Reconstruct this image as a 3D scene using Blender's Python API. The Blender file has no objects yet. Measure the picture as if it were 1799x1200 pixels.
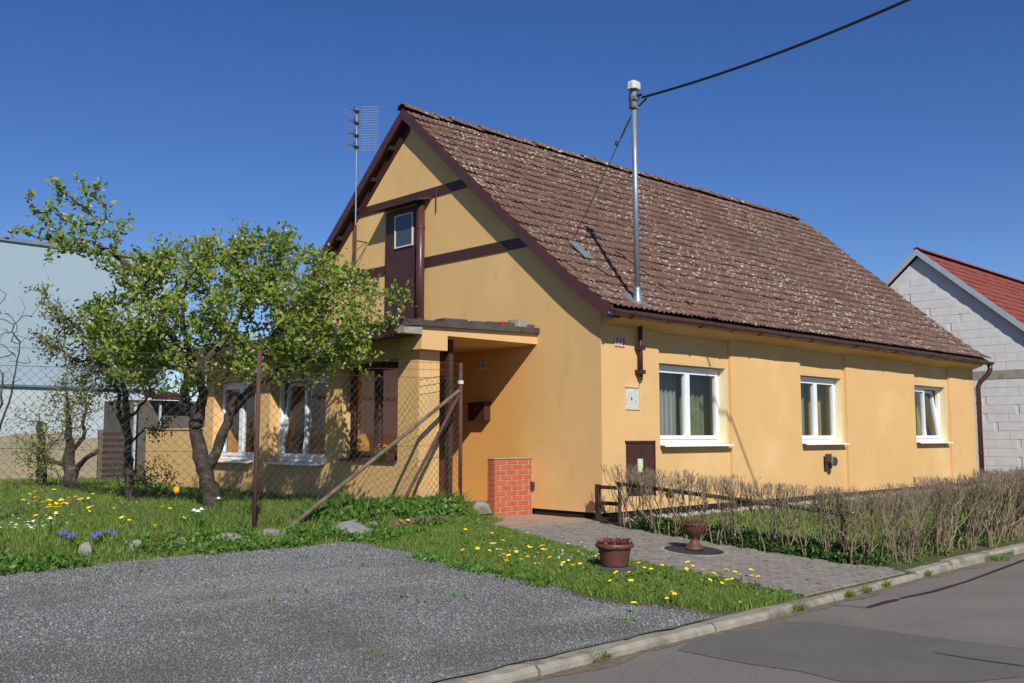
import bpy, math, random
import numpy as np
from mathutils import Matrix, Vector
random.seed(7); rng = np.random.default_rng(7)
SC = bpy.context.scene
COL = SC.collection
# ------------------------------------------------------------------ camera, sky, sun, exposure
TH = math.radians(44.0628); PITCH = math.atan(166/1686.)
CAM = np.array([-10.579, -9.073, 1.1])
cd = bpy.data.cameras.new('camera'); cam = bpy.data.objects.new('camera', cd); COL.objects.link(cam)
cd.sensor_width = 36; cd.lens = 1686/1799*36; cd.clip_end = 3000
cam.location = CAM; cam.rotation_euler = (math.pi/2+PITCH, 0, -TH)
SC.camera = cam
SUN = Vector((1.0, 1.68, -1.487)).normalized()          # direction in which the light travels
w = bpy.data.worlds.new('World'); SC.world = w; w.use_nodes = True
nt = w.node_tree; nt.nodes.clear()
sky = nt.nodes.new('ShaderNodeTexSky'); sky.sky_type = 'NISHITA'; sky.sun_disc = False
sky.sun_elevation = math.asin(-SUN.z); sky.sun_rotation = math.atan2(-SUN.x, -SUN.y)
sky.altitude = 1200; sky.air_density = 1.0; sky.dust_density = 0.1; sky.ozone_density = 4.0
bg = nt.nodes.new('ShaderNodeBackground'); bg.inputs['Strength'].default_value = 0.105
wo = nt.nodes.new('ShaderNodeOutputWorld')
hs = nt.nodes.new('ShaderNodeHueSaturation'); hs.inputs['Saturation'].default_value = 1.22; hs.inputs['Hue'].default_value = .515; hs.inputs['Value'].default_value = .80
nt.links.new(sky.outputs[0], hs.inputs['Color']); nt.links.new(hs.outputs[0], bg.inputs[0]); nt.links.new(bg.outputs[0], wo.inputs[0])
sd = bpy.data.lights.new('sun', 'SUN'); sd.energy = 4.3; sd.angle = math.radians(0.5); sd.color = (1, .955, .87)
so = bpy.data.objects.new('sun', sd); COL.objects.link(so); so.rotation_euler = SUN.to_track_quat('-Z', 'Y').to_euler()
so.location = (-10, -20, 30)
SC.view_settings.view_transform = 'Standard'; SC.view_settings.look = 'None'
SC.view_settings.exposure = 0.22; SC.view_settings.gamma = 1; SC.view_settings.use_curve_mapping = False

# ------------------------------------------------------------------ pixel helpers (a pixel gives a direction only)
_c, _s = math.cos(TH), math.sin(TH); _cp, _sp = math.cos(PITCH), math.sin(PITCH)
def ray(px, py):
    r, u = (px-899.5)/1686., (600-py)/1686.
    fw, up = _cp-u*_sp, _sp+u*_cp
    return np.array([r*_c+fw*_s, -r*_s+fw*_c, up])
def at_depth(px, py, d): return CAM + ray(px, py)*d
def sstep(t): t = np.clip(t, 0, 1); return t*t*(3-2*t)
def zg(x, y):
    """height of the ground: rises from the kerb to the house, with a raised garden bed on the left"""
    x = np.asarray(x, float); y = np.asarray(y, float)
    z = np.where(y < 0, -.1+.064*np.maximum(y, -4.4), -.1)
    yb = np.interp(x, [-9, -4.3, -2.3, -1.2], [.15, .12, .55, .9]); d = np.interp(x, [-4.3, -1.5], [1.3, .4])
    g = sstep((y-yb)/d)*sstep((-.95-x)/.3)
    g = np.where(y > 8, np.maximum(g, sstep((y-8)/2)), g)
    z = z + .23*g + .012*np.sin(x*2.1+y*1.3)*g
    z = np.where(y < -4.47, -.47, z); z = np.where(y < -4.53, -.62, z)
    return z
def on_ground(px, py):
    d = ray(px, py); lo, hi = 3.0, 90.0
    f = lambda t: CAM[2]+d[2]*t - float(zg(CAM[0]+d[0]*t, CAM[1]+d[1]*t))
    t = lo
    while t < hi and f(t) > 0: t += .02
    return CAM+d*t

# ------------------------------------------------------------------ materials
MATS = {}
def mat(name, col, rough=.8, var=.0, scale=8., col2=None, bump=0., bscale=40., spec=.3, metal=0., detail=4., island=0.):
    m = bpy.data.materials.new(name); m.use_nodes = True; n = m.node_tree; L = n.links.new
    b = n.nodes['Principled BSDF']; b.inputs['Roughness'].default_value = rough
    b.inputs['Specular IOR Level'].default_value = spec; b.inputs['Metallic'].default_value = metal
    g = n.nodes.new('ShaderNodeNewGeometry')
    src = None
    c1 = (*col, 1); c2 = (*(col2 or [c*(1-var) for c in col]), 1)
    if var or col2:
        t = n.nodes.new('ShaderNodeTexNoise'); t.inputs['Scale'].default_value = scale; t.inputs['Detail'].default_value = detail
        L(g.outputs['Position'], t.inputs['Vector'])
        r = n.nodes.new('ShaderNodeValToRGB'); r.color_ramp.elements[0].position = .35; r.color_ramp.elements[1].position = .65
        r.color_ramp.elements[0].color = c1; r.color_ramp.elements[1].color = c2
        L(t.outputs['Fac'], r.inputs[0]); src = r.outputs[0]
    if island:
        h = n.nodes.new('ShaderNodeHueSaturation')
        mr = n.nodes.new('ShaderNodeMapRange'); mr.inputs['To Min'].default_value = 1-island; mr.inputs['To Max'].default_value = 1+island
        L(g.outputs['Random Per Island'], mr.inputs['Value']); L(mr.outputs[0], h.inputs['Value'])
        if src: L(src, h.inputs['Color'])
        else: h.inputs['Color'].default_value = c1
        src = h.outputs[0]
    if src: L(src, b.inputs['Base Color'])
    else: b.inputs['Base Color'].default_value = c1
    if bump:
        t2 = n.nodes.new('ShaderNodeTexNoise'); t2.inputs['Scale'].default_value = bscale; t2.inputs['Detail'].default_value = 5
        L(g.outputs['Position'], t2.inputs['Vector'])
        bp = n.nodes.new('ShaderNodeBump'); bp.inputs['Strength'].default_value = bump; bp.inputs['Distance'].default_value = .02
        L(t2.outputs['Fac'], bp.inputs['Height']); L(bp.outputs[0], b.inputs['Normal'])
    MATS[name] = m; return m
def overlay(m, col, scale, lo, hi, detail=3., stretch=(1, 1, 1), rough=None):
    """a second layer of stain or growth with a shape of its own"""
    n = m.node_tree; L = n.links.new; b = n.nodes['Principled BSDF']
    g = n.nodes.new('ShaderNodeNewGeometry'); mp = n.nodes.new('ShaderNodeMapping'); mp.inputs['Scale'].default_value = stretch
    L(g.outputs['Position'], mp.inputs['Vector'])
    t = n.nodes.new('ShaderNodeTexNoise'); t.inputs['Scale'].default_value = scale; t.inputs['Detail'].default_value = detail
    L(mp.outputs[0], t.inputs['Vector'])
    mr = n.nodes.new('ShaderNodeMapRange'); mr.inputs['From Min'].default_value = lo; mr.inputs['From Max'].default_value = hi
    L(t.outputs['Fac'], mr.inputs['Value'])
    mx = n.nodes.new('ShaderNodeMix'); mx.data_type = 'RGBA'
    L(mr.outputs[0], mx.inputs[0])
    if b.inputs['Base Color'].links: L(b.inputs['Base Color'].links[0].from_socket, mx.inputs[6])
    else: mx.inputs[6].default_value = b.inputs['Base Color'].default_value
    mx.inputs[7].default_value = (*col, 1); L(mx.outputs[2], b.inputs['Base Color'])
    return mr
def leafmat(name, cols, trans=.35):
    m = bpy.data.materials.new(name); m.use_nodes = True; n = m.node_tree; n.nodes.clear(); L = n.links.new
    o = n.nodes.new('ShaderNodeOutputMaterial'); g = n.nodes.new('ShaderNodeNewGeometry'); r = n.nodes.new('ShaderNodeValToRGB')
    L(g.outputs['Random Per Island'], r.inputs[0])
    e = r.color_ramp.elements; e[0].color = (*cols[0], 1); e[1].color = (*cols[-1], 1)
    for i, c in enumerate(cols[1:-1]): q = e.new((i+1)/(len(cols)-1)); q.color = (*c, 1)
    d = n.nodes.new('ShaderNodeBsdfPrincipled'); d.inputs['Roughness'].default_value = .5; d.inputs['Specular IOR Level'].default_value = .35
    t = n.nodes.new('ShaderNodeBsdfTranslucent'); mx = n.nodes.new('ShaderNodeMixShader'); mx.inputs[0].default_value = trans
    L(r.outputs[0], d.inputs['Base Color']); L(r.outputs[0], t.inputs[0]); L(d.outputs[0], mx.inputs[1]); L(t.outputs[0], mx.inputs[2]); L(mx.outputs[0], o.inputs[0])
    MATS[name] = m; return m

plaster = mat('plaster', (.69, .435, .19), .9, scale=1.3, col2=(.655, .41, .178), bump=.12, bscale=120, spec=.15)
overlay(plaster, (.56, .38, .18), 2.2, .60, .90, 5, (3, 3, .35))
overlay(plaster, (.76, .52, .25), .7, .52, .80, 6); overlay(plaster, (.60, .37, .15), 5.5, .60, .85, 6, (1, 1, .6))
plaster_yellow = mat('plaster_yellow', (.70, .445, .185), .9, scale=1.1, col2=(.66, .42, .175), bump=.12, bscale=120, spec=.15)
overlay(plaster_yellow, (.55, .38, .18), 1.6, .58, .95, 5, (3, 3, .4)); overlay(plaster_yellow, (.75, .51, .22), .8, .52, .80, 6); overlay(plaster_yellow, (.56, .35, .14), 5.5, .60, .85, 6, (1, 1, .5))
def porch_glow_paint(m):
    """stronger orange at the porch end, with bounced light blended into the colour"""
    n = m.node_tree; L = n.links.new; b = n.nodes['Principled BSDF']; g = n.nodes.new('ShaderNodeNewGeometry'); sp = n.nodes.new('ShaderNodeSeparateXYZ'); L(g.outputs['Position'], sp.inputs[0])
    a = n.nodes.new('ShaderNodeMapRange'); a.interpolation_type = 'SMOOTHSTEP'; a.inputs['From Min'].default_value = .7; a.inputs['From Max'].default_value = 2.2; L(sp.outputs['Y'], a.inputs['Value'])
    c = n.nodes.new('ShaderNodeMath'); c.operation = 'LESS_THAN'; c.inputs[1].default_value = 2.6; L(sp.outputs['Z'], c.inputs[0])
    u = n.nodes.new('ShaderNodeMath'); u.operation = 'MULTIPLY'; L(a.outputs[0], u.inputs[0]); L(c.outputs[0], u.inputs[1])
    x = n.nodes.new('ShaderNodeMix'); x.data_type = 'RGBA'; L(u.outputs[0], x.inputs[0]); L(b.inputs['Base Color'].links[0].from_socket, x.inputs[6]); x.inputs[7].default_value = (.70, .35, .10, 1); L(x.outputs[2], b.inputs['Base Color'])  # warm bounce light put into the base colour along with the orange paint
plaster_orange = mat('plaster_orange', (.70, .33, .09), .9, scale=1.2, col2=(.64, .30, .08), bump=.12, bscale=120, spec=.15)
cream = mat('cream_reveal', (.80, .68, .42), .85, .06, 3)
tile = mat('roof_tile', (.15, .080, .060), .85, scale=5, col2=(.115, .070, .056), bump=.3, bscale=90, spec=.2, island=.16)
overlay(tile, (.075, .06, .045), 1.1, .58, .85, 6)
lm = overlay(tile, (.52, .46, .38), 15, .57, .65, 5)
def lichen_density(m, mr):
    n = m.node_tree; L = n.links.new
    g = n.nodes.new('ShaderNodeNewGeometry'); t = n.nodes.new('ShaderNodeTexNoise'); t.inputs['Scale'].default_value = .55; t.inputs['Detail'].default_value = 2
    L(g.outputs['Position'], t.inputs['Vector'])
    q = n.nodes.new('ShaderNodeMapRange'); q.inputs['From Min'].default_value = .30; q.inputs['From Max'].default_value = .58
    L(t.outputs['Fac'], q.inputs['Value'])
    mu = n.nodes.new('ShaderNodeMath'); mu.operation = 'MULTIPLY'
    tgt = mr.outputs[0].links[0].to_socket
    L(mr.outputs[0], mu.inputs[0]); L(q.outputs[0], mu.inputs[1]); L(mu.outputs[0], tgt)
lichen_density(tile, lm)
red_tile = mat('red_tile', (.235, .06, .042), .7, scale=3, col2=(.19, .05, .037), island=.14)
brown = mat('brown_paint', (.068, .024, .019), .5, scale=6, col2=(.05, .019, .016), bump=.1, bscale=60, spec=.4)
overlay(brown, (.12, .075, .055), 5, .66, .78, 6)
brown_gutter = mat('brown_gutter', (.085, .030, .026), .38, scale=4, col2=(.07, .026, .022), spec=.5)
dark = mat('dark_void', (.015, .014, .013), .9)
white = mat('white_plastic', (.80, .81, .82), .35, .03, 5, spec=.5)
galv = mat('galvanised', (.33, .37, .40), .45, scale=9, col2=(.26, .30, .33), metal=.6)
white_cap = mat('grey_cap', (.62, .60, .56), .6, .15, 20)
rust = mat('rusty_brown', (.12, .055, .042), .8, scale=14, col2=(.075, .038, .032), bump=.25, bscale=90)
wire = mat('rusty_wire', (.075, .058, .048), .7, .3, 12)
wood = mat('weathered_wood', (.19, .14, .095), .85, scale=9, col2=(.11, .08, .055), bump=.35, bscale=60)
dark_wood = mat('dark_wood', (.075, .04, .028), .8, scale=9, col2=(.045, .026, .02), bump=.3, bscale=50)
steel = mat('dark_rail', (.035, .032, .028), .5, scale=10, col2=(.07, .055, .035), spec=.5)
black = mat('black_rubber', (.018, .018, .019), .6)
concrete = mat('concrete', (.36, .335, .29), .9, scale=5, col2=(.27, .25, .21), bump=.4, bscale=70)
overlay(concrete, (.12, .115, .08), 3.2, .56, .72, 6)
kerbmat = mat('kerb_concrete', (.33, .30, .245), .9, scale=7, col2=(.25, .225, .18), bump=.5, bscale=60)
overlay(kerbmat, (.13, .12, .09), 2.5, .56, .70, 6)
paver = mat('paver', (.255, .228, .19), .9, scale=6, col2=(.185, .17, .145), bump=.35, bscale=90, island=.22)
patio = mat('patio_tile', (.36, .24, .18), .85, scale=3, col2=(.31, .22, .17), bump=.2, bscale=60, island=.07)
clinker = mat('clinker_brick', (.47, .125, .058), .75, scale=9, col2=(.38, .10, .048), bump=.25, bscale=80, island=.10)
mortar = mat('mortar', (.52, .43, .36), .95, .1, 30)
block = mat('aerated_block', (.66, .64, .63), .95, scale=3, col2=(.60, .58, .57), bump=.2, bscale=70, island=.09)
asphalt = mat('asphalt', (.205, .185, .158), .92, scale=1.3, col2=(.178, .161, .140), bump=.55, bscale=170)
asphalt2 = mat('asphalt_patch', (.140, .131, .118), .92, scale=2, col2=(.122, .114, .104), bump=.5, bscale=190)
tar = mat('tar', (.03, .03, .031), .6)
for m_, s_ in ((asphalt, 260), (asphalt2, 300)): overlay(m_, (.25, .235, .21), s_, .63, .70, 2)
overlay(asphalt, (.13, .12, .105), .8, .55, .80, 5); overlay(asphalt, (.27, .245, .21), 38, .52, .80, 6); overlay(asphalt2, (.19, .175, .155), 34, .54, .82, 6)
earth = mat('earth', (.055, .085, .022), .95, scale=3, col2=(.10, .090, .045), bump=.6, bscale=30)
gravelm = mat('gravel_bed', (.175, .172, .165), .95, scale=45, col2=(.115, .115, .114), bump=.8, bscale=75, detail=3)
stone_m = mat('gravel_stone', (.208, .214, .218), .85, scale=1.0, col2=(.176, .180, .183), island=.34)
overlay(stone_m, (.25, .21, .16), 26, .60, .64, 1)
for m_ in (stone_m, gravelm): overlay(m_, (.105, .098, .086), 1.1, .50, .85, 5); overlay(m_, (.27, .262, .245), 1.5, .55, .85, 4, (.12, 1.2, 1))
pebble = mat('white_pebble', (.40, .36, .30), .85, island=.3)
rockm = mat('rock', (.30, .275, .24), .9, scale=6, col2=(.19, .18, .165), bump=.6, bscale=25)
bark = mat('bark', (.085, .066, .05), .95, scale=12, col2=(.035, .029, .025), bump=.9, bscale=35)
overlay(bark, (.17, .17, .13), 5, .58, .70, 5)
twig = mat('bare_twig', (.27, .21, .14), .9, scale=14, col2=(.16, .125, .08), island=.3)
leaf = leafmat('apple_leaf', [(.17, .24, .03), (.25, .34, .045), (.34, .43, .07), (.20, .30, .04), (.36, .40, .11)], .45)
bronze = leafmat('bronze_leaf', [(.18, .18, .05), (.25, .23, .065), (.15, .18, .05), (.27, .27, .09)])
petal = leafmat('blossom', [(.62, .50, .46), (.62, .36, .36), (.70, .62, .55)], .3)
grassm = leafmat('grass_blade', [(.09, .17, .020), (.15, .27, .030), (.20, .33, .045), (.29, .30, .10), (.11, .22, .026)], .35)
weedm = leafmat('weed_leaf', [(.065, .145, .022), (.105, .215, .032), (.14, .26, .045)], .3)
ivym = leafmat('ground_leaf', [(.03, .08, .014), (.05, .125, .02), (.08, .16, .03)], .25)
dry = leafmat('dry_grass', [(.30, .24, .13), (.22, .17, .09), (.38, .31, .18)], .3)
yellow = mat('yellow_petal', (.85, .56, .015), .7, island=.12)
daisy_m = mat('white_petal', (.82, .82, .78), .7)
blue_m = mat('blue_petal', (.12, .09, .50), .7, island=.2)
red_leaf = leafmat('red_succulent', [(.16, .035, .04), (.24, .07, .07), (.10, .05, .03)], .15)
terracotta = mat('brown_planter', (.135, .052, .040), .5, scale=6, col2=(.105, .042, .034), spec=.4)
blue_wall = mat('pale_blue_render', (.315, .415, .475), .9, scale=.6, col2=(.30, .395, .455))
pale_wall = mat('pale_render', (.44, .50, .54), .9, .05, 1.)
blue_metal = mat('blue_metal', (.10, .17, .21), .5)
ochre_wall = mat('old_render', (.40, .32, .22), .95, scale=1.5, col2=(.30, .25, .185), bump=.3, bscale=30)
lace = bpy.data.materials.new('lace')
curtain_m = mat('green_curtain', (.10, .15, .07), .9, scale=4, col2=(.20, .19, .10))
curtain_y = mat('ochre_curtain', (.42, .30, .09), .9, scale=4, col2=(.30, .27, .08))
roomw = mat('room_wall', (.30, .26, .20), .9)
for nm, fac, c in (('glass', .0, None), ('lace', .30, (.75, .75, .72))):
    m = lace if nm == 'lace' else bpy.data.materials.new(nm)
    m.use_nodes = True; n = m.node_tree; n.nodes.clear(); L = n.links.new
    o = n.nodes.new('ShaderNodeOutputMaterial'); t = n.nodes.new('ShaderNodeBsdfTransparent'); mx = n.nodes.new('ShaderNodeMixShader')
    if c:
        d = n.nodes.new('ShaderNodeBsdfDiffuse'); d.inputs[0].default_value = (*c, 1); mx.inputs[0].default_value = fac
    else:
        d = n.nodes.new('ShaderNodeBsdfGlossy'); d.inputs['Roughness'].default_value = .02; t.inputs[0].default_value = (.80, .84, .84, 1)
        fr = n.nodes.new('ShaderNodeLayerWeight'); pw_ = n.nodes.new('ShaderNodeMath'); pw_.operation = 'POWER'; pw_.inputs[1].default_value = 3.5; ad = n.nodes.new('ShaderNodeMath'); ad.operation = 'MULTIPLY_ADD'; ad.inputs[1].default_value = .8; ad.inputs[2].default_value = .035
        fr.inputs['Blend'].default_value = .5; L(fr.outputs['Facing'], pw_.inputs[0]); L(pw_.outputs[0], ad.inputs[0]); L(ad.outputs[0], mx.inputs[0])
    L(t.outputs[0], mx.inputs[1]); L(d.outputs[0], mx.inputs[2]); L(mx.outputs[0], o.inputs[0]); MATS[nm] = m
glass = MATS['glass']

# ------------------------------------------------------------------ mesh helpers
def tag(o, label, cat, group=None):
    o['label'] = label; o['category'] = cat
    if group: o['group'] = group
    return o
def link(name, me, m=None, parent=None, loc=None, rot=None, kind=None):
    o = bpy.data.objects.new(name, me); COL.objects.link(o)
    if me is not None and m is not None and not me.materials: me.materials.append(m)
    if parent: o.parent = parent
    if loc is not None: o.location = loc
    if rot is not None: o.rotation_euler = rot
    if kind: o['kind'] = kind
    return o
def empty(name, loc=(0, 0, 0), rz=0): return link(name, None, loc=loc, rot=(0, 0, rz))
def np_mesh(name, V, F):
    V = np.asarray(V, np.float32); F = np.asarray(F, np.int32); k = F.shape[1]
    me = bpy.data.meshes.new(name); me.vertices.add(len(V)); me.vertices.foreach_set('co', V.ravel())
    me.loops.add(F.size); me.loops.foreach_set('vertex_index', F.ravel())
    me.polygons.add(len(F)); me.polygons.foreach_set('loop_start', np.arange(0, F.size, k, dtype=np.int32))
    me.update(calc_edges=True); return me
class MB:
    def __init__(s): s.v = []; s.f = []
    def add(s, V, F):
        o = len(s.v); s.v += [tuple(p) for p in V]; s.f += [tuple(i+o for i in f) for f in F]; return s
    def box(s, x0, x1, y0, y1, z0, z1):
        V = [(x, y, z) for x in (x0, x1) for y in (y0, y1) for z in (z0, z1)]
        return s.add(V, [(0, 1, 3, 2), (4, 6, 7, 5), (0, 4, 5, 1), (2, 3, 7, 6), (0, 2, 6, 4), (1, 5, 7, 3)])
    def bev(s, x0, x1, y0, y1, z0, z1, b=.008):
        """box with chamfered top and vertical edges"""
        P = lambda i, z: [(x0+i, y0+b, z), (x0+b, y0+i, z), (x1-b, y0+i, z), (x1-i, y0+b, z), (x1-i, y1-b, z), (x1-b, y1-i, z), (x0+b, y1-i, z), (x0+i, y1-b, z)]
        V = P(0, z0)+P(0, z1-b)+P(b*.9, z1)
        F = [tuple(range(16, 24)), tuple(range(7, -1, -1))]
        for k in (0, 8): F += [(k+i, k+(i+1) % 8, k+8+(i+1) % 8, k+8+i) for i in range(8)]
        return s.add(V, F)
    def prism(s, poly, a0, a1, axis='x'):
        """polygon (two coordinates) extruded along an axis"""
        n = len(poly)
        def mk(a, p): return {'x': (a, p[0], p[1]), 'y': (p[0], a, p[1]), 'z': (p[0], p[1], a)}[axis]
        V = [mk(a0, p) for p in poly]+[mk(a1, p) for p in poly]
        F = [tuple(range(n-1, -1, -1)), tuple(range(n, 2*n))]+[(i, (i+1) % n, n+(i+1) % n, n+i) for i in range(n)]
        return s.add(V, F)
    def tube(s, pts, r, n=8, cap=True):
        pts = [Vector(p) for p in pts]; R = r if hasattr(r, '__len__') else [r]*len(pts)
        o = len(s.v); up = None
        for i, p in enumerate(pts):
            d = (pts[min(i+1, len(pts)-1)]-pts[max(i-1, 0)]).normalized()
            if up is None: up = d.orthogonal().normalized()
            a = (up-d*up.dot(d)).normalized(); up = a; b = d.cross(a)
            for k in range(n):
                t = 2*math.pi*k/n; s.v.append(tuple(p+(a*math.cos(t)+b*math.sin(t))*R[i]))
        for i in range(len(pts)-1):
            for k in range(n):
                q = o+i*n; s.f.append((q+k, q+(k+1) % n, q+n+(k+1) % n, q+n+k))
        if cap: s.f.append(tuple(o+k for k in range(n-1, -1, -1))); s.f.append(tuple(o+(len(pts)-1)*n+k for k in range(n)))
        return s
    def lathe(s, prof, n=24, c=(0, 0, 0)):
        o = len(s.v)
        for r, z in prof:
            for k in range(n): t = 2*math.pi*k/n; s.v.append((c[0]+r*math.cos(t), c[1]+r*math.sin(t), c[2]+z))
        for i in range(len(prof)-1):
            for k in range(n): q = o+i*n; s.f.append((q+k, q+(k+1) % n, q+n+(k+1) % n, q+n+k))
        s.f.append(tuple(o+k for k in range(n-1, -1, -1))); s.f.append(tuple(o+(len(prof)-1)*n+k for k in range(n)))
        return s
    def mesh(s, name, smooth=False):
        me = bpy.data.meshes.new(name); me.from_pydata(s.v, [], s.f); me.update()
        if smooth: me.polygons.foreach_set('use_smooth', [True]*len(me.polygons))
        return me
    def build(s, name, m, parent=None, smooth=False, **k): return link(name, s.mesh(name, smooth), m, parent, **k)
def struct(name, mb, m): return mb.build(name, m, kind='structure')
def copy_tree(o, parent=None):
    c = o.copy(); COL.objects.link(c); c.parent = parent
    for ch in list(o.children): copy_tree(ch, c)
    return c
def leaves(P, A, B, fold=.25):
    """diamond leaves folded on the midrib: base P, length vector A, half width B"""
    N = np.cross(A, B); N /= np.linalg.norm(N, axis=1, keepdims=True)+1e-9
    wl = np.linalg.norm(B, axis=1, keepdims=True)
    V = np.stack([P, P+.45*A+B+N*wl*fold, P+A, P+.45*A-B+N*wl*fold], 1).reshape(-1, 3)
    i = np.arange(len(P))[:, None]*4
    return V, np.concatenate([i+np.array([[0, 1, 2]]), i+np.array([[0, 2, 3]])], 0)
def rand_dirs(n, up=0.): 
    d = rng.normal(size=(n, 3)); d[:, 2] += up; return d/np.linalg.norm(d, axis=1, keepdims=True)
def blades(P, h, wd, lean=.35):
    n = len(P); a = rng.uniform(0, 2*np.pi, n); h = np.broadcast_to(h, n)[:, None]; wd = np.broadcast_to(wd, n)[:, None]
    W = np.stack([np.cos(a), np.sin(a), 0*a], 1)*wd; b = rng.uniform(0, 2*np.pi, n); l = np.abs(rng.normal(0, lean, n))
    D = np.stack([np.cos(b)*l, np.sin(b)*l, np.ones(n)], 1)
    D2 = np.stack([np.cos(b)*l*2.4, np.sin(b)*l*2.4, np.ones(n)*.85], 1)
    M = P+D*h*.5; T = M+D2*h*.5
    V = np.stack([P-W, P+W, M-W*.8, M+W*.8, T], 1).reshape(-1, 3); i = np.arange(n)[:, None]*5
    F = np.concatenate([i+np.array([[0, 1, 2]]), i+np.array([[1, 3, 2]]), i+np.array([[2, 3, 4]])], 0)
    return V, F
def in_poly(x, y, poly):
    r = np.zeros(len(x), bool); n = len(poly)
    for i in range(n):
        (x1, y1), (x2, y2) = poly[i], poly[(i+1) % n]
        c = ((y1 > y) != (y2 > y)) & (x < (x2-x1)*(y-y1)/((y2-y1) or 1e-9)+x1); r ^= c
    return r
def sample(poly, n):
    p = np.array(poly); lo, hi = p.min(0), p.max(0); out = np.zeros((0, 2))
    while len(out) < n:
        q = rng.uniform(lo, hi, (n, 2)); out = np.concatenate([out, q[in_poly(q[:, 0], q[:, 1], poly)]])
    return out[:n]
def ground_pts(poly, n, dz=0):
    q = sample(poly, n); return np.column_stack([q, zg(q[:, 0], q[:, 1])+dz])
def wob(x, y): return np.sin(x*3.1+y*2.3)+np.sin(x*7.3-y*5.1)*.6+np.sin(x*1.3+4*y)*.5

# ------------------------------------------------------------------ SETTING: ground, gravel, kerb, road, path
def axis_coords(lo, hi, step, far): return np.concatenate([[-far, -far/4, lo-12], np.arange(lo, hi+1e-6, step), [hi+12, far/4, far]])
xs = axis_coords(-14, 20, .2, 1200); ys = axis_coords(-4.42, 12, .2, 1200); ys = np.sort(np.concatenate([ys[ys > -4.4], ys[ys < -4.7], [-4.535, -4.525, -4.475, -4.465, -4.42]]))
X, Y = np.meshgrid(xs, ys); Z = zg(X, Y); nx = len(xs)
idx = np.arange((len(ys)-1)*nx).reshape(-1, nx)[:, :-1].ravel()
link('ground', np_mesh('ground', np.column_stack([X.ravel(), Y.ravel(), Z.ravel()]), np.stack([idx, idx+1, idx+nx+1, idx+nx], 1)), earth, kind='structure')
# gravel yard with a ragged edge
def gravel_xmax(y): return -4.1+.10*np.sin(y*2.2)+.06*np.sin(y*6.1)+.35*sstep((-3.7-y)/.6)
def gravel_ymax(x): return .12+.09*np.sin(x*1.9)+.05*np.sin(x*5.3)
V, F = [], []
us = np.linspace(0, 1, 60); vs = np.linspace(0, 1, 40)
for v in vs:
    for u in us:
        y0 = -4.49+v*4.67; x = -14+u*(gravel_xmax(y0)+14); ye = -4.485+.012*math.sin(x*9)+.01*math.sin(x*23); y = ye+v*(gravel_ymax(x)-ye)
        V.append((x, y, float(zg(x, min(max(y, -4.40), 0)))+.012))
n = len(us); F = [(j*n+i, j*n+i+1, (j+1)*n+i+1, (j+1)*n+i) for j in range(len(vs)-1) for i in range(n-1)]
gravel_yard = link('gravel_yard', np_mesh('gravel_yard', V, F), gravelm, kind='structure')
def stones(n, xy, size, squash=.6, name='stones', dz=.01):
    P = np.column_stack([xy, zg(xy[:, 0], xy[:, 1])+dz]); n = len(P)
    O = np.array([[1, 0, 0], [0, 1, 0], [-1, 0, 0], [0, -1, 0], [0, 0, 1], [0, 0, -1]], float)
    Vv = O[None]*rng.uniform(.55, 1.25, (n, 6, 1))*np.array([1, 1, squash])
    a = rng.uniform(0, 2*np.pi, n); c, s = np.cos(a)[:, None], np.sin(a)[:, None]
    tz = rng.normal(0, .5, n)[:, None]; x, y, z = Vv[..., 0], Vv[..., 1], Vv[..., 2]
    x, z = x*np.cos(tz)-z*np.sin(tz), x*np.sin(tz)+z*np.cos(tz)
    Vv = np.stack([x*c-y*s, x*s+y*c, z], 2)*np.asarray(size).reshape(-1, 1, 1)+P[:, None]
    T = np.array([[0, 1, 4], [1, 2, 4], [2, 3, 4], [3, 0, 4], [1, 0, 5], [2, 1, 5], [3, 2, 5], [0, 3, 5]])
    return np_mesh(name, Vv.reshape(-1, 3), ((np.arange(n)*6)[:, None, None]+T[None]).reshape(-1, 3))
gp = [(-10.3, .3), (-4.0, .3), (-3.6, -4.468), (-8.9, -4.468)]
xy = sample(gp, 108000); xy = xy[(xy[:, 0] < gravel_xmax(xy[:, 1])+rng.normal(0, .07, len(xy))) & (xy[:, 1] < gravel_ymax(xy[:, 0])+rng.normal(0, .05, len(xy)))]
o = link('gravel_stones', stones(0, xy, rng.uniform(.005, .0105, len(xy))**1.0*np.where(rng.random(len(xy)) < .035, 2.1, 1), .7, 'gravel_stones', .016), stone_m, gravel_yard, kind='stuff')
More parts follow.
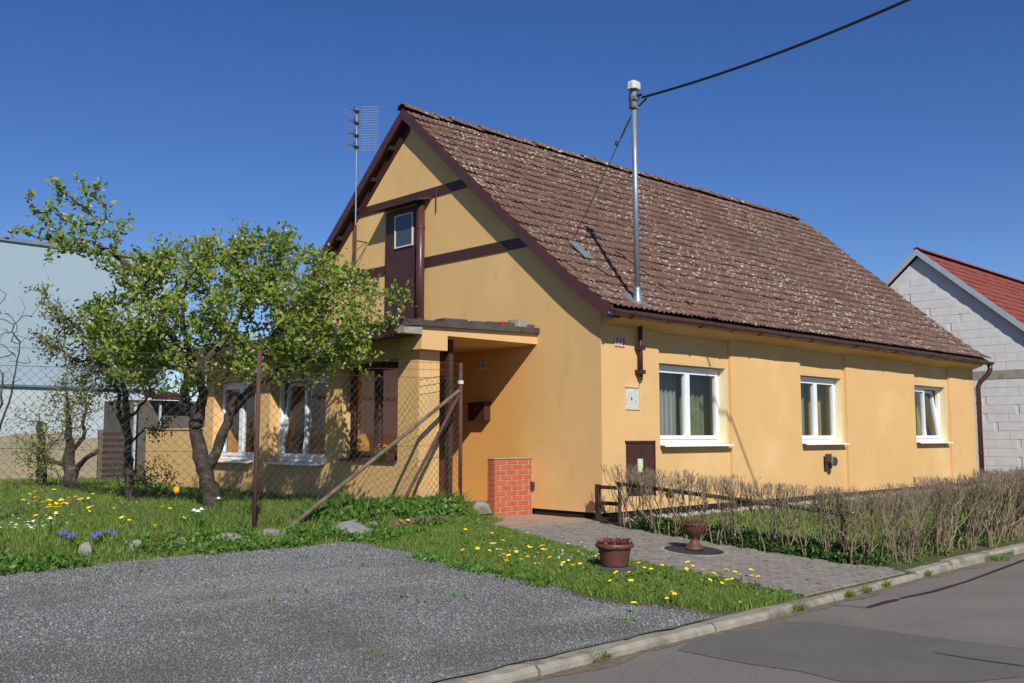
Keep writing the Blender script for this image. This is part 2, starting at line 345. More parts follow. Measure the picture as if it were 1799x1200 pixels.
# road
road = struct('road', MB().add([(-60, -4.40, -.45), (80, -4.40, -.45), (80, -13, -.45), (-60, -13, -.45)], [(3, 2, 1, 0)]), asphalt)
def sheet(name, pts, z, m, parent): return MB().add([(x, y, z) for x, y in pts], [tuple(range(len(pts)))]).build(name, m, parent)
P2 = lambda px, py, z=-.45: tuple((CAM+ray(px, py)*((z-CAM[2])/ray(px, py)[2]))[:2])
pp = [P2(1225, 1120), P2(1345, 1094), P2(1430, 1092), P2(1600, 1115), P2(1799, 1140), (-1.2, -7.6), (-3.6, -8.0), P2(1500, 1199), P2(1410, 1180), P2(1300, 1168), P2(1190, 1150)]
sheet('asphalt_patch', pp[:5]+[P2(1799, 1190), P2(1700, 1199), P2(1480, 1199), P2(1410, 1181), P2(1300, 1165), P2(1190, 1143)], -.446, asphalt2, road)
def strip(name, pix, wd):
    q = [Vector(P2(*p)) for p in pix]; a, b = [], []
    for i, p in enumerate(q):
        d = (q[min(i+1, len(q)-1)]-q[max(i-1, 0)]).normalized(); nn = Vector((-d.y, d.x))*wd*random.uniform(.6, 1.2)
        a.append((*(p+nn), -.442)); b.append((*(p-nn), -.442))
    k = len(q); MB().add(a+b, [(i, i+1, k+i+1, k+i) for i in range(k-1)]).build(name, tar, road)
strip('crack_seal', [(1465, 1065), (1500, 1066), (1523, 1069)], .012)
strip('crack_seal', [(1525, 1068), (1560, 1058), (1578, 1054)], .035)
strip('crack_seal', [(1583, 1052), (1640, 1040), (1700, 1022), (1799, 985), (1900, 960)], .03)
strip('crack_seal', [(1640, 1148), (1700, 1158), (1799, 1172)], .009)
def ky(x): return float(np.interp(x, [-3, .6], [-4.53, -4.40]))
# dirt washed into the gutter
V = []; k = 160
for i in range(k):
    x = -9+i*.15; V += [(x, ky(x)-.05, -.443), (x, ky(x)-.10-.10*abs(math.sin(i*.21)+.5*math.sin(i*.73)+.3*random.random()), -.4465)]
link('gutter_dirt', np_mesh('gutter_dirt', V, [(2*i, 2*i+1, 2*i+3, 2*i+2) for i in range(k-1)]), mat('dirt', (.20, .155, .105), .95, scale=14, col2=(.13, .10, .07), bump=.4), road)
# kerb: each stone its own piece
kerb = empty('kerb', (0, -4.53, -.45)); kerb['kind'] = 'structure'
x = -12.0; i = 0
while x < 26:
    ln = 1.0 if x < 2 else .98
    m = MB(); y0, y1 = -.07+random.uniform(-.006, .006), .07; h = .066+random.uniform(-.006, .006)+.032*min(max((x+1)/2, 0), 1)
    N = 9; pr = lambda t: [(y0-.012, -.15), (y0, h-.03), (y0+.03+random.uniform(-.008, .008), h+random.uniform(-.006, .004)), (y1, h+random.uniform(-.004, .004)), (y1, -.15)]
    V = [(ln*(j/(N-1))*.988, *p) for j in range(N) for p in pr(j)]
    F = [(j*5+q, j*5+q+1, (j+1)*5+q+1, (j+1)*5+q) for j in range(N-1) for q in range(4)]+[(4, 3, 2, 1, 0), tuple((N-1)*5+q for q in range(5))]
    m.add(V, F); m.build('kerb_stone', kerbmat, kerb, loc=(x, ky(x)+4.53+random.uniform(-.005, .005), 0), rot=(0, 0, math.atan2(ky(x+ln)-ky(x), ln))); x += ln; i += 1
# path of interlocking pavers, patio of flat tiles
path = empty('path', (-1.3, -2, -.25)); path['kind'] = 'structure'
pathbed = [(-2.3, -4.46), (-.10, -4.46), (-.30, -3.6), (-.44, -2.6), (-.40, -.7), (-.25, .02), (-1.85, .02), (-2.0, -.5), (-2.3, -1.6)]
MB().add([(x+1.3, y+2, float(zg(x, y))+.25+.004) for x, y in pathbed], [tuple(range(len(pathbed)))]).build('joint_sand', mat('joint_sand', (.055, .05, .032), .95, .4, 25), path)
pw, pl = .178, .215
def paver_mesh():
    g = .012; prof = [(g, 0), (g, pl*.25), (g+.022, pl*.36), (g+.022, pl*.64), (g, pl*.75), (g, pl)]
    L_ = [(x, y) for x, y in prof]; R_ = [(pw-x-.0, y) for x, y in prof][::-1]
    out = [(x, y+(g if y == 0 else -g if y == pl else 0)) for x, y in L_+R_]
    # interlock: right edge bulges where the left one is notched
    out = L_[:]; out = [(x, min(max(y, g), pl-g)) for x, y in L_]+[(pw-g+.022*(1 if abs(y/pl-.5) < .2 else 0)-.0, min(max(y, g), pl-g)) for x, y in L_[::-1]]
    b = MB(); nn = len(out); cx_, cy_ = pw/2, pl/2
    V = [(x, y, -.03) for x, y in out]+[(x, y, .016) for x, y in out]+[(cx_+(x-cx_)*.95, cy_+(y-cy_)*.96, .02) for x, y in out]
    b.add(V, [tuple(range(2*nn, 3*nn))]+[(k*nn+i, k*nn+(i+1) % nn, (k+1)*nn+(i+1) % nn, (k+1)*nn+i) for k in (0, 1) for i in range(nn)])
    return b.mesh('paver')
pm = paver_mesh(); pm.materials.append(paver); cnt = 0
for r in range(29):
    for c in range(16):
        x = -2.5+c*pw+(r % 2)*pw*.0; y = -4.455+r*(pl*.79)+.0
        x += (r % 2)*pw/2
        if in_poly(np.array([x+pw/2]), np.array([y+pl/2]), pathbed)[0] and cnt < 298:
            y2 = y
            ob = link('paver', pm, None, path, loc=(x+1.3, y2+2, float(zg(x, y+.1))+.25-.004+random.uniform(-.003, .004)))
            ob.scale = (1, .78, 1); ob.rotation_euler = (.064, random.uniform(-.01, .01), random.uniform(-.012, .012)); cnt += 1
pt = empty('patio', (-.9, .7, -.1)); pt['kind'] = 'structure'
for i in range(6):
    for j in range(5):
        MB().bev(-.9+i*.3+.004, -.9+(i+1)*.3-.004, -.68+j*.28+.004, -.68+(j+1)*.28-.004, -.03, .012+random.uniform(-.003, .003), .006).build('patio_tile', patio, pt)

# ------------------------------------------------------------------ HOUSE
TY = [-.36, -.15, .45, 1.54, 2.85, 4.08, 4.55]; TZ = [2.945, 3.06, 3.49, 4.42, 5.56, 6.655, 7.05]
def T(y): y = np.where(np.asarray(y) > 4.55, 9.1-np.asarray(y), y); return np.interp(y, TY, TZ)
def lift(x, y):
    yy = np.where(np.asarray(y) > 4.55, 9.1-np.asarray(y), y); return max(x, 0)/14*(.03+.15*np.clip((yy+.4)/5, 0, 1))
house = empty('house', (0, 0, 0))
tag(house, 'long yellow rendered single-storey house with brown lichen-spotted tiled roof and timber-striped gable', 'house')
OP = [(1.42, 3.30), (5.72, 7.36), (10.68, 12.44)]; BAY = [(1.37, 3.35), (5.66, 7.44), (10.6, 12.52)]; ZS, ZT = .985, 2.25
def street_wall():
    b = MB(); px = 0.0
    for (b0, b1), (o0, o1) in zip(BAY, OP):
        b.box(px, b0, 0, .4, 0, 2.9)
        b.box(b0, o0, .055, .4, .0, 2.9); b.box(o1, b1, .055, .4, .0, 2.9)
        b.box(o0, o1, .055, .4, .0, ZS-.03); b.box(o0, o1, .055, .4, ZT, 2.9); px = b1
    b.box(px, 14.0, 0, .4, 0, 2.9)
    return b
street_wall().build('street_wall', plaster, house)
for o0, o1 in OP:  # light-painted window reveals
    MB().box(o1-.012, o1-.002, .058, .30, ZS, ZT-.004).box(o0+.002, o0+.012, .058, .30, ZS, ZT-.004).box(o0+.012, o1-.012, .058, .30, ZT-.012, ZT-.002).build('window_reveal', cream, house)
gy = list(np.linspace(0.0, 9.1, 27))
b = MB(); poly = [(0, 0), (9.1, 0)]+[(y, float(T(y))-.17) for y in gy[::-1]]
gable_plaster = plaster_yellow.copy(); gable_plaster.name = 'gable_plaster'; porch_glow_paint(gable_plaster); polyg = [(.4, 0), (9.1, 0)]+[p for p in poly[2:] if p[0] > .41]+[(.4, float(T(.4))-.17), (0, float(T(0))-.17), (0, 2.9), (.4, 2.9)]
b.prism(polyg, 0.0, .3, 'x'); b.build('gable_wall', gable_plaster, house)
b = MB(); b.prism([(p[0], p[1]+(.12 if p[1] > 1 else 0)) for p in polyg], 13.7, 13.995, 'x'); b.build('rear_gable_wall', plaster, house)
MB().box(.3, 13.7, 8.75, 9.1, 0, 2.95).build('back_wall', plaster_yellow, house)
MB().box(.31, 13.69, 3.6, 3.7, 0, 2.7).box(4.4, 4.5, .41, 3.59, 0, 2.69).box(9.0, 9.1, .41, 3.59, 0, 2.69).build('inner_wall', roomw, house)
MB().box(.31, 13.69, .41, 8.74, 2.71, 2.8).build('attic_floor', roomw, house)
MB().box(.31, 13.69, .41, 8.74, .02, .1).build('room_floor', dark_wood, house)
b = MB(); b.prism([(.05, 2.70), (-.24, 2.80), (-.27, 2.82), (-.27, 2.88), (.05, 3.03)], 0.03, 13.97, 'x'); b.build('eaves_soffit', plaster, house)
b = MB(); b.box(.0, 13.9, .03, .06, -.22, -.004); b.build('plinth', dark, house)
b = MB(); b.box(.05, 13.9, -.03, .01, -.4, -.03)
for i in range(460):
    b.box(.06+i*.03, .078+i*.03, -.037, -.031, -.2, -.035) if i % 1 == 0 else None
b.build('dimpled_membrane', black, house)
MB().box(.03, .06, .03, 1.4, -.25, -.004).build('plinth', dark, house)
# gable timbers
def band(z0, z1, ymin, ymax, x=-.02): return MB().prism([(ymin(z0), z0), (ymax(z0), z0), (ymax(z1), z1), (ymin(z1), z1)], x, .0, 'x')
yr = lambda z: float(np.interp(z+.17, TZ, TY))+.02; yl = lambda z: 9.1-yr(z)
band(4.08, 4.25, yr, yl).build('timber_band', brown, house); band(5.31, 5.475, yr, yl, -.021).build('timber_band', brown, house)
for sgn in (0, 1):
    f = (lambda y: y) if sgn == 0 else (lambda y: 9.1-y)
    b = MB(); q = [(y, float(T(y))) for y in np.linspace(.5, 4.55, 12)]
    pl_ = [(f(y), z-.40) for y, z in q]+[(f(y), z-.17) for y, z in q[::-1]]
    k = len(q)
    V = [(-.028, *p) for p in pl_]+[(0.0, *p) for p in pl_]; m_ = 2*k
    b.add(V, [(i, i+1, m_-2-i, m_-1-i) for i in range(k-1)]+[(i, (i+1) % m_, m_+(i+1) % m_, m_+i) for i in range(m_)])
    if sgn: b.build('rafter_board', brown, house)
# roof ----------------------------------------------------------
rf = MB(); ryy = list(np.linspace(-.34, 4.55, 16)); RX0, RX1 = -.13, 14.12
for f in (lambda y: y, lambda y: 9.1-y):
    V = []
    for x in (RX0, RX1):
        for y in ryy:
            z = float(T(y)+lift(x, y)); V += [(x, f(y), z-.05), (x, f(y), z-.13)]
    k = len(ryy)*2; F = []
    for i in range(len(ryy)-1):
        a = 2*i; F += [(a, a+2, k+a+2, k+a), (a+1, k+a+1, k+a+3, a+3), (a, a+1, a+3, a+2), (k+a, k+a+2, k+a+3, k+a+1)]
    F += [(0, k, k+1, 1)]
    rf.add(V, F)
roof = rf.build('roof', dark_wood, house)
def tile_mesh(wd, ln, waves=2, amp=.028, th=.017, seg=5):
    n = waves*seg; b = MB(); xs_ = [wd*i/n for i in range(n+1)]
    h = lambda i: amp*(.5-.5*math.cos(2*math.pi*waves*i/n+.9))
    V = [(x, 0, h(i)+.038) for i, x in enumerate(xs_)]+[(x, ln, h(i)) for i, x in enumerate(xs_)]+[(x, .0, h(i)+.038-th) for i, x in enumerate(xs_)]
    m = n+1; F = [(i, i+1, m+i+1, m+i) for i in range(n)]+[(2*m+i, 2*m+i+1, i+1, i) for i in range(n)]
    b.add(V, F); return b
def tiled(parent, name, matl, prof, liftf, x0, x1, wd, ln, step, flip, nsingle, mirror_y=None, campos=CAM):
    """lay tiles course by course up a roof profile; nearest ones are single pieces, the rest one joined part"""
    tb = tile_mesh(wd*1.02, ln); me = tb.mesh(name, True); me.materials.append(matl)
    ys_, zs_ = prof; s = np.concatenate([[0], np.cumsum(np.hypot(np.diff(ys_), np.diff(zs_)))])
    rows = int((s[-1])/step); cols = int(round((x1-x0)/wd)); items = []
    for r in range(rows):
        sa, sb = r*step, min(r*step+ln, s[-1])
        ya, yb = np.interp([sa, sb], s, ys_); za, zb = np.interp([sa, sb], s, zs_)
        for c in range(cols):
            x = x0+c*wd
            a = Vector((x, ya, za+float(liftf(x, ya)))); bb = Vector((x, yb, zb+float(liftf(x, yb))))
            if flip: a.y, bb.y = mirror_y-a.y, mirror_y-bb.y
            u = (bb-a).normalized(); xx = Vector((1, 0, 0)); xx = (xx-u*xx.dot(u)).normalized()
            if flip: xx = -xx; a = a+Vector((wd, 0, 0))
            nn = xx.cross(u); jz = random.gauss(0, .004); a = a+nn*(jz-.015)+u*random.gauss(0, .004)
            t = random.gauss(0, .006); xx2 = (xx+u*t).normalized(); u2 = nn.cross(xx2)
            items.append((Matrix(((xx2.x, u2.x, nn.x, a.x), (xx2.y, u2.y, nn.y, a.y), (xx2.z, u2.z, nn.z, a.z), (0, 0, 0, 1)))))
    items.sort(key=lambda M: (M.translation-Vector(campos)).length)
    for M in items[:nsingle]:
        ob = link(name, me, None, parent); ob.matrix_local = M
    rest = items[nsingle:]
    if rest:
        V0 = np.array(tb.v); F0 = np.array(tb.f); A = np.array([np.array(M) for M in rest])
        V = np.einsum('nij,vj->nvi', A[:, :3, :3], V0)+A[:, None, :3, 3]
        F = (np.arange(len(rest))*len(V0))[:, None, None]+F0[None]
        mm = np_mesh(name+'s', V.reshape(-1, 3), F.reshape(-1, 4)); mm.polygons.foreach_set('use_smooth', [True]*len(mm.polygons))
        link(name+'s_beyond', mm, matl, parent, kind='stuff')
PY = np.array(TY[0:]); PZ = np.array(TZ)
tiled(roof, 'roof_tile', tile, (PY-.0, PZ), lift, -.155, 14.25, .24, .33, .272, False, 299)
tiled(roof, 'back_tile', tile, (PY, PZ), lift, -.155, 14.25, .24, .33, .272, True, 0, 9.1)
rmesh = MB(); n_ = 7
V = []
for j, (yy, rr, zz) in enumerate(((0, .125, .02), (.44, .105, 0.0))):
    for i in range(n_+1):
        t = math.pi*i/n_; V.append((yy, math.cos(t)*rr*1.1, math.sin(t)*rr*.85+zz-.02))
V += [(0, p[1]*.8, p[2]*.8-.004) for p in V[:n_+1]]
rmesh.add(V, [(i, i+1, n_+2+i, n_+1+i) for i in range(n_)]+[(2*(n_+1)+i, 2*(n_+1)+i+1, i+1, i) for i in range(n_)])
rme = rmesh.mesh('ridge_tile', True); rme.materials.append(tile)
x = -.2
while x < 14.0:
    link('ridge_tile', rme, None, roof, loc=(x, 4.55+random.gauss(0, .008), 7.035+float(lift(x, 4.55))+random.gauss(0, .006)), rot=(random.gauss(0, .03), -.012+random.gauss(0, .012), random.gauss(0, .015))); x += .375
# bargeboards along both verges of the near gable
for f, q0 in ((lambda y: y, -.36), (lambda y: 9.1-y, -.36)):
    yy = np.linspace(q0, 4.55, 22); b = MB(); V = []
    for y in yy:
        z = float(T(y)); V += [(-.185, f(y), z-.20), (-.185, f(y), z+.005), (-.145, f(y), z+.005), (-.145, f(y), z-.20)]
    F = [(4*i+k, 4*i+(k+1) % 4, 4*i+4+(k+1) % 4, 4*i+4+k) for i in range(len(yy)-1) for k in range(4)]+[(0, 1, 2, 3), tuple(4*(len(yy)-1)+k for k in (3, 2, 1, 0))]
    b.add(V, F); b.build('bargeboard', brown_gutter, house)
    b = MB(); V = []
    for y in yy: z = float(T(y)); V += [(-.145, f(y), z-.17), (.0, f(y), z-.17), (.0, f(y), z-.14), (-.145, f(y), z-.14)]
    b.add(V, F); b.build('verge_soffit', dark_wood, house)
for i in range(7):  # purlin ends under the left verge
    y = 5.0+i*.55; z = float(T(y))-.27; MB().box(-.14, 0, y-.04, y+.04, z-.02, z+.06).build('purlin_end', dark, house)
# gutter + brackets + downpipe
def zgut(x): return 2.855+.02*x/14
b = MB(); V = []; N = 40; A = [math.pi*(1+k/8) for k in range(9)]
for i in range(N+1):
    x = -.2+(14.42)*i/N; sag = .006*math.sin(i*1.3)
    V += [(x, -.375+.075*math.cos(a), zgut(x)+.075*math.sin(a)+sag+.02) for a in A]+[(x, -.375+.067*math.cos(a), zgut(x)+.067*math.sin(a)+sag+.022) for a in A[::-1]]
k = 18; b.add(V, [(i*k+j, i*k+(j+1) % k, (i+1)*k+(j+1) % k, (i+1)*k+j) for i in range(N) for j in range(k)]+[tuple(range(9)), tuple(N*k+j for j in range(8, -1, -1))])
gut = b.build('gutter', brown_gutter, house, smooth=True)
for i in range(17):
    x = .25+i*.86; MB().tube([(x, -.375+.082*math.cos(a), zgut(x)+.082*math.sin(a)+.02) for a in A], .011, 5).tube([(x, -.30, zgut(x)+.02), (x, -.22, zgut(x)+.03)], .01, 5).build('gutter_bracket', brown_gutter, gut)
xd = 14.05
dp = MB().tube([(xd+.05, -.375, zgut(14)-.03), (xd+.05, -.375, 2.72), (xd+.03, -.34, 2.62), (xd-.02, -.16, 2.42), (xd-.02, -.10, 2.30), (xd-.02, -.10, -.1)], .058, 12).build('downpipe', brown_gutter, house, smooth=True)
for z in (1.9, .7): MB().tube([(xd-.02, -.10, z-.02), (xd-.02, -.10, z+.02)], .068, 12).build('pipe_clamp', brown, dp)
# windows -------------------------------------------------------
def ring(w_, h_, t, y0, y1): return MB().box(0, w_, y0, y1, 0, t).box(0, w_, y0, y1, h_-t, h_).box(0, t, y0+.001, y1-.001, t, h_-t).box(w_-t, w_, y0+.001, y1-.001, t, h_-t)
def window(w_, h_, loc, rz, tilt=None, m=white, sill=True, nsash=2, sd_=.13, label=None):
    t = .055; o = ring(w_, h_, t, 0, .07); win = o.build('window', m, house, loc=loc, rot=(0, 0, rz))
    sw = (w_-2*t)/nsash; sh = h_-2*t
    for k in range(nsash):
        s = ring(sw-.006, sh-.006, .062, -.02, .05).build('sash', m, win, loc=(t+k*sw+.003, .0, t+.003))
        p = MB().add([(.06, .017, .06), (sw-.066, .017, .06), (sw-.066, .017, sh-.066), (.06, .017, sh-.066)], [(0, 1, 2, 3)]).build('pane', glass, win, loc=(t+k*sw+.003, .0, t+.003))
        if tilt == k:
            for q in (s, p): q.rotation_euler = (math.radians(-7.5), 0, 0)
    if sill: MB().prism([(-.0, -.004), (-sd_-.17, -.03), (-sd_-.175, -.055), (-sd_-.165, -.055), (-sd_-.16, -.04), (0, -.035)], -.02 if rz == 0 else -.0, w_+(.02 if rz == 0 else 0), 'x').build('sill', m, win)
    return win
for i, (o0, o1) in enumerate(OP):
    window(o1-o0-.03, ZT-ZS-.03, (o0+.015, .205, ZS+.005), 0, 1 if i == 2 else None, sd_=.10)
def curtain(x0, x1, y, z0, z1, m, label, folds=9, amp=.035, axis='x', top=None):
    V = []; n = folds*8
    for i in range(n+1):
        x = x0+(x1-x0)*i/n; d = amp*math.sin(i/8*2*math.pi+.6*math.sin(i*.13))
        V += [(x, y+d*.6, z1), (x, y+d, (z0+z1)/2), (x, y+d*1.2, z0)]
    o = link('curtain', np_mesh('curtain', V, [(3*i+k, 3*i+3+k, 3*i+4+k, 3*i+1+k) for i in range(n) for k in (0, 1)]), m)
    return tag(o, label, 'curtain', 'curtains behind the street windows')
od = ['nearest', 'middle', 'farthest']
for i, (o0, o1) in enumerate(OP):
    mid = (o0+o1)/2
    curtain(o0-.1, mid+.12, .50, .7, 2.42, lace, 'sheer white lace curtain behind the left pane of the %s street window' % od[i])
    curtain(mid+.30 if i == 0 else mid+.42, o1+.25, .56, .5, 2.42, curtain_m if i == 0 else curtain_y, '%s curtain behind the right pane of the %s street window' % (('green', 'ochre yellow', 'ochre yellow')[i], od[i]), 7, .05)
# attic door, hood, pipe on the gable
dr = MB().box(-.06, 0, 4.2, 5.17, 3.0, 5.22).build('attic_door', brown, house)
MB().box(-.085, -.062, 4.26, 5.11, 3.0, 4.45).build('door_panel', brown, dr)
b = MB().box(-.09, -.063, 4.335, 4.36, 4.505, 5.115).box(-.09, -.063, 4.84, 4.87, 4.505, 5.115).box(-.09, -.063, 4.36, 4.84, 4.505, 4.53).box(-.09, -.063, 4.36, 4.84, 5.09, 5.115)
b.build('pane_frame', white_cap, dr); MB().box(-.075, -.064, 4.36, 4.84, 4.53, 5.09).build('pane', mat('old_glass', (.05, .065, .08), .08, spec=.9), dr)
MB().prism([(0, 5.33), (-.34, 5.24), (-.34, 5.215), (0, 5.28)], 3.9, 5.25, 'y').build('door_hood', dark_wood, dr)
MB().box(-.095, -.063, 5.06, 5.09, 3.6, 3.72).build('hinge', rust, dr); MB().box(-.1, -.063, 4.3, 4.33, 3.75, 3.9).build('handle', rust, dr)
fp = MB().tube([(-.12, 4.06, 2.7), (-.12, 4.06, 5.24)], .075, 14).build('flue_pipe', brown_gutter, house, smooth=True)
for z in (3.1, 4.0, 4.75): MB().tube([(-.12, 4.06, z), (-.12, 4.06, z+.05)], .083, 14).build('pipe_collar', brown_gutter, fp)
MB().tube([(-.0, 3.72, 5.45), (-.05, 3.72, 5.4), (-.05, 3.72, 5.05), (-.02, 3.76, 5.02)], .008, 5).build('hook', rust, house)
# street facade fittings
gd = MB().box(.54, 1.2, -.012, .0, .22, 1.0).build('meter_door', brown, house)
MB().box(.52, 1.22, -.03, -.001, 1.0, 1.03).box(1.2, 1.225, -.022, -.001, .2, 1.0).build('door_surround', brown, gd)
MB().box(.80, .92, -.016, -.0125, .56, .76).build('notice_sticker', mat('sticker', (.62, .68, .60), .6, scale=30, col2=(.55, .60, .15)), gd)
b = MB().box(.545, .835, -.015, .0, 1.49, 1.82); eb = b.build('meter_box', white_cap, house)
MB().box(.53, .85, -.03, -.001, 1.82, 1.835).box(.835, .85, -.028, -.001, 1.49, 1.82).build('box_edge', plaster, eb)
MB().box(.66, .68, -.02, -.0155, 1.63, 1.68).box(.76, .77, -.02, -.0155, 1.60, 1.63).build('lock', steel, eb)
cp_ = MB().tube([(.83, -.07, 2.80), (.83, -.07, 1.98)], .034, 10).build('conduit', brown, house, smooth=True)
for z in (2.42, 2.06): MB().box(.77, .90, -.11, -.0, z-.03, z+.03).build('conduit_clamp', brown, cp_)
MB().tube([(.83, -.07, 1.98), (.83, -.075, 1.93), (.81, -.09, 1.89)], .008, 5).build('cable_end', black, cp_)
fl = MB().box(6.50, 6.72, -.02, .0, .48, .76).build('vent_flue', steel, house)
MB().tube([(6.61, -.02, .62), (6.61, -.16, .62)], .07, 16).build('flue_tube', steel, fl); MB().tube([(6.61, -.11, .62), (6.61, -.14, .62)], .095, 16).build('flue_ring', galv, fl)
def text(body, size, loc, rot, m, parent, name='number'):
    cu = bpy.data.curves.new(name, 'FONT'); cu.body = body; cu.size = size; cu.extrude = .001; cu.offset = size*.012; cu.space_character = 1.12; cu.align_x = 'CENTER'; cu.align_y = 'CENTER'
    t = bpy.data.objects.new(name, cu); COL.objects.link(t); bpy.context.view_layer.update()
    me = bpy.data.meshes.new_from_object(t.evaluated_get(bpy.context.evaluated_depsgraph_get())); bpy.data.objects.remove(t)
    me.materials.clear(); return link(name, me, m, parent, loc=loc, rot=rot)
ink = mat('ink', (.10, .02, .018), .6)
np1 = MB().bev(.30, .53, -.018, -.001, 2.42, 2.56, .004).build('number_plaque', mat('plaque', (.66, .45, .36), .7, .08, 30), house)
text('113', .135, (.415, -.021, 2.49), (math.pi/2, 0, 0), ink, np1)
np2 = MB().box(-.014, -.001, 2.47, 2.63, 2.18, 2.31).build('number_plaque', white_cap, house)
text('113', .10, (-.017, 2.55, 2.245), (math.pi/2, 0, -math.pi/2), black, np2)
mbx = MB().box(-.13, 0, 2.36, 2.76, 1.35, 1.63); mb_ = mbx.build('mailbox', brown, house)
MB().prism([(0, 1.66), (-.15, 1.64), (-.15, 1.62), (0, 1.632)], 2.34, 2.78, 'y').build('lid', brown, mb_); MB().box(-.135, -.131, 2.52, 2.60, 1.54, 1.56).build('name_plate', galv, mb_)
vn = MB().box(-.05, 0, 1.36, 1.50, .28, .40).build('wall_vent', dark_wood, house)
# veranda on the gable side --------------------------------------
VX0, VX1 = -2.2, -1.97; wy = [(5.98, 7.5), (3.78, 5.48), (1.93, 3.36)]; wz = [(.68, 2.08), (.68, 2.08), (.74, 2.21)]
b = MB(); py = 7.82
for (a0, a1), (z0, z1) in zip(wy, wz):
    b.box(VX0, VX1, a1, py, 0, 2.5); b.box(VX0, VX1, a0, a1, 0, z0); b.box(VX0, VX1, a0, a1, z1, 2.5); py = a0
b.box(VX0, VX1, 1.47, py, 0, 2.5)
b.build('veranda_wall', plaster_yellow, house)
MB().box(VX0+.002, -1.83, 1.45, 1.469, .02, 2.5).box(VX1, -1.83, 1.47, 1.62, .02, 2.5).build('porch_pillar', plaster, house)
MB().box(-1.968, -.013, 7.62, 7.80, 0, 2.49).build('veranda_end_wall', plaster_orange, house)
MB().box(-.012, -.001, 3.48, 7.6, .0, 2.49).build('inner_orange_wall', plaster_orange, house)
MB().box(-1.96, -.02, 1.64, 7.6, .0, .06).build('veranda_floor', patio, house)
# porch: beam, corbel, entrance door behind
MB().box(-2.28, -.001, 1.30, 1.449, 2.515, 2.675).build('porch_beam', plaster, house)
MB().box(-2.29, -1.82, 1.29, 1.75, 2.30, 2.513).build('pillar_cap', plaster, house)
MB().box(-2.25, -.001, 1.45, 7.8, 2.5, 2.60).build('veranda_ceiling', plaster, house)
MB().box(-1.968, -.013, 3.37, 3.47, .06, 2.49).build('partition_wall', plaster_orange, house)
MB().box(-.95, -.1, 3.345, 3.368, .06, 2.1).build('entrance_door', brown, house)
MB().box(-1.57, -1.49, 1.55, 1.63, .05, 2.5).build('porch_post', dark_wood, house)
MB().lathe([(.02, .16), (.10, .13), (.13, .03), (.12, 0)], 14, (-1.5, 1.75, 2.2)).build('porch_lamp', dark_wood, house)
vr = MB().prism([(0, 2.765), (-2.62, 2.69), (-2.62, 2.655), (-2.62, 2.60), (-2.30, 2.62), (0, 2.68)], 1.24, 8.3, 'y').build('veranda_roof', mat('bitumen', (.06, .05, .047), .8, scale=5, col2=(.09, .08, .07), bump=.3), house)
MB().prism([(-2.605, 2.60), (-2.63, 2.60), (-2.63, 2.46), (-2.605, 2.44)], 1.45, 8.3, 'y').build('fascia', brown, vr)
MB().prism([(-2.60, 2.46), (-2.2, 2.5), (-2.2, 2.52), (-2.60, 2.50)], 1.46, 8.3, 'y').build('fascia_soffit', brown, vr)
MB().box(-2.62, -2.30, 1.26, 1.44, 2.50, 2.60).build('joist_end', concrete, vr)
for i, (x, ln, h, m) in enumerate([(-1.75, .45, .05, 'bitumen'), (-1.2, .3, .04, 'bitumen'), (-.9, .25, .05, 'bitumen'), (-.62, .32, .06, 'red_tile'), (-.27, .2, .12, 'concrete'), (-.05, .2, .05, 'roof_tile')]):
    o = MB().bev(0, ln, 0, .22, 0, h, .01).build('loose_tile' if i != 4 else 'loose_brick', MATS[m], loc=(x-.12, 1.30, 2.685+x*.0286+.083), rot=(0, -.028, .05*i))
    tag(o, ['flat dark slab, leftmost on the porch roof edge', 'second dark slab from the left on the porch roof edge', 'small dark slab left of the red tile on the porch roof', 'red tile lying on the porch roof edge', 'grey brick standing beside the red tile on the porch roof', 'dark curved tile lying at the gable end of the porch roof'][i], 'tile' if i != 4 else 'brick', 'loose pieces on the porch roof')
for k in range(2):
    a0, a1 = wy[k]; z0, z1 = wz[k]
    window(a1-a0-.02, z1-z0-.02, (-2.03, a1-.01, z0+.01), -math.pi/2, 0 if k == 1 else None, sd_=.10)
a0, a1 = wy[2]; z0, z1 = wz[2]
window(a1-a0-.02, z1-z0-.02, (-2.03, a1-.01, z0+.01), -math.pi/2, None, dark_wood, False, sd_=.05)
MB().box(-2.24, -2.03, a0+.01, a1-.01, z0-.012, z0+.008).build('wooden_sill', dark_wood, house)
fb = MB().box(-2.17, -2.05, 2.2, 2.62, .75, .84).build('flower_box', dark_wood)
tag(fb, 'narrow dark flower box with small orange flowers on the brown window sill', 'flower box')
P = np.column_stack([rng.uniform(-2.15, -2.07, 60), rng.uniform(2.25, 2.58, 60), np.full(60, .84)]); Vv, Fv = blades(P, rng.uniform(.04, .12, 60), .008, .4)
link('flower_leaves', np_mesh('flower_leaves', Vv, Fv), weedm, fb)
b = MB()
for i in range(12): b.lathe([(.004, 0), (.018, .008), (.006, .018)], 6, (random.uniform(-2.15, -2.07), random.uniform(2.3, 2.5), random.uniform(.9, .97)))
b.build('orange_flowers', mat('orange_petal', (.8, .22, .02), .7), fb)
# low wall continuing from the veranda
lw = MB().box(-2.2, -2.0, 7.825, 10.4, 0, 1.22).box(-2.22, -1.98, 7.825, 10.42, 1.221, 1.25).build('garden_wall', plaster_yellow)
tag(lw, 'low yellow rendered wall at the far end of the veranda', 'wall')
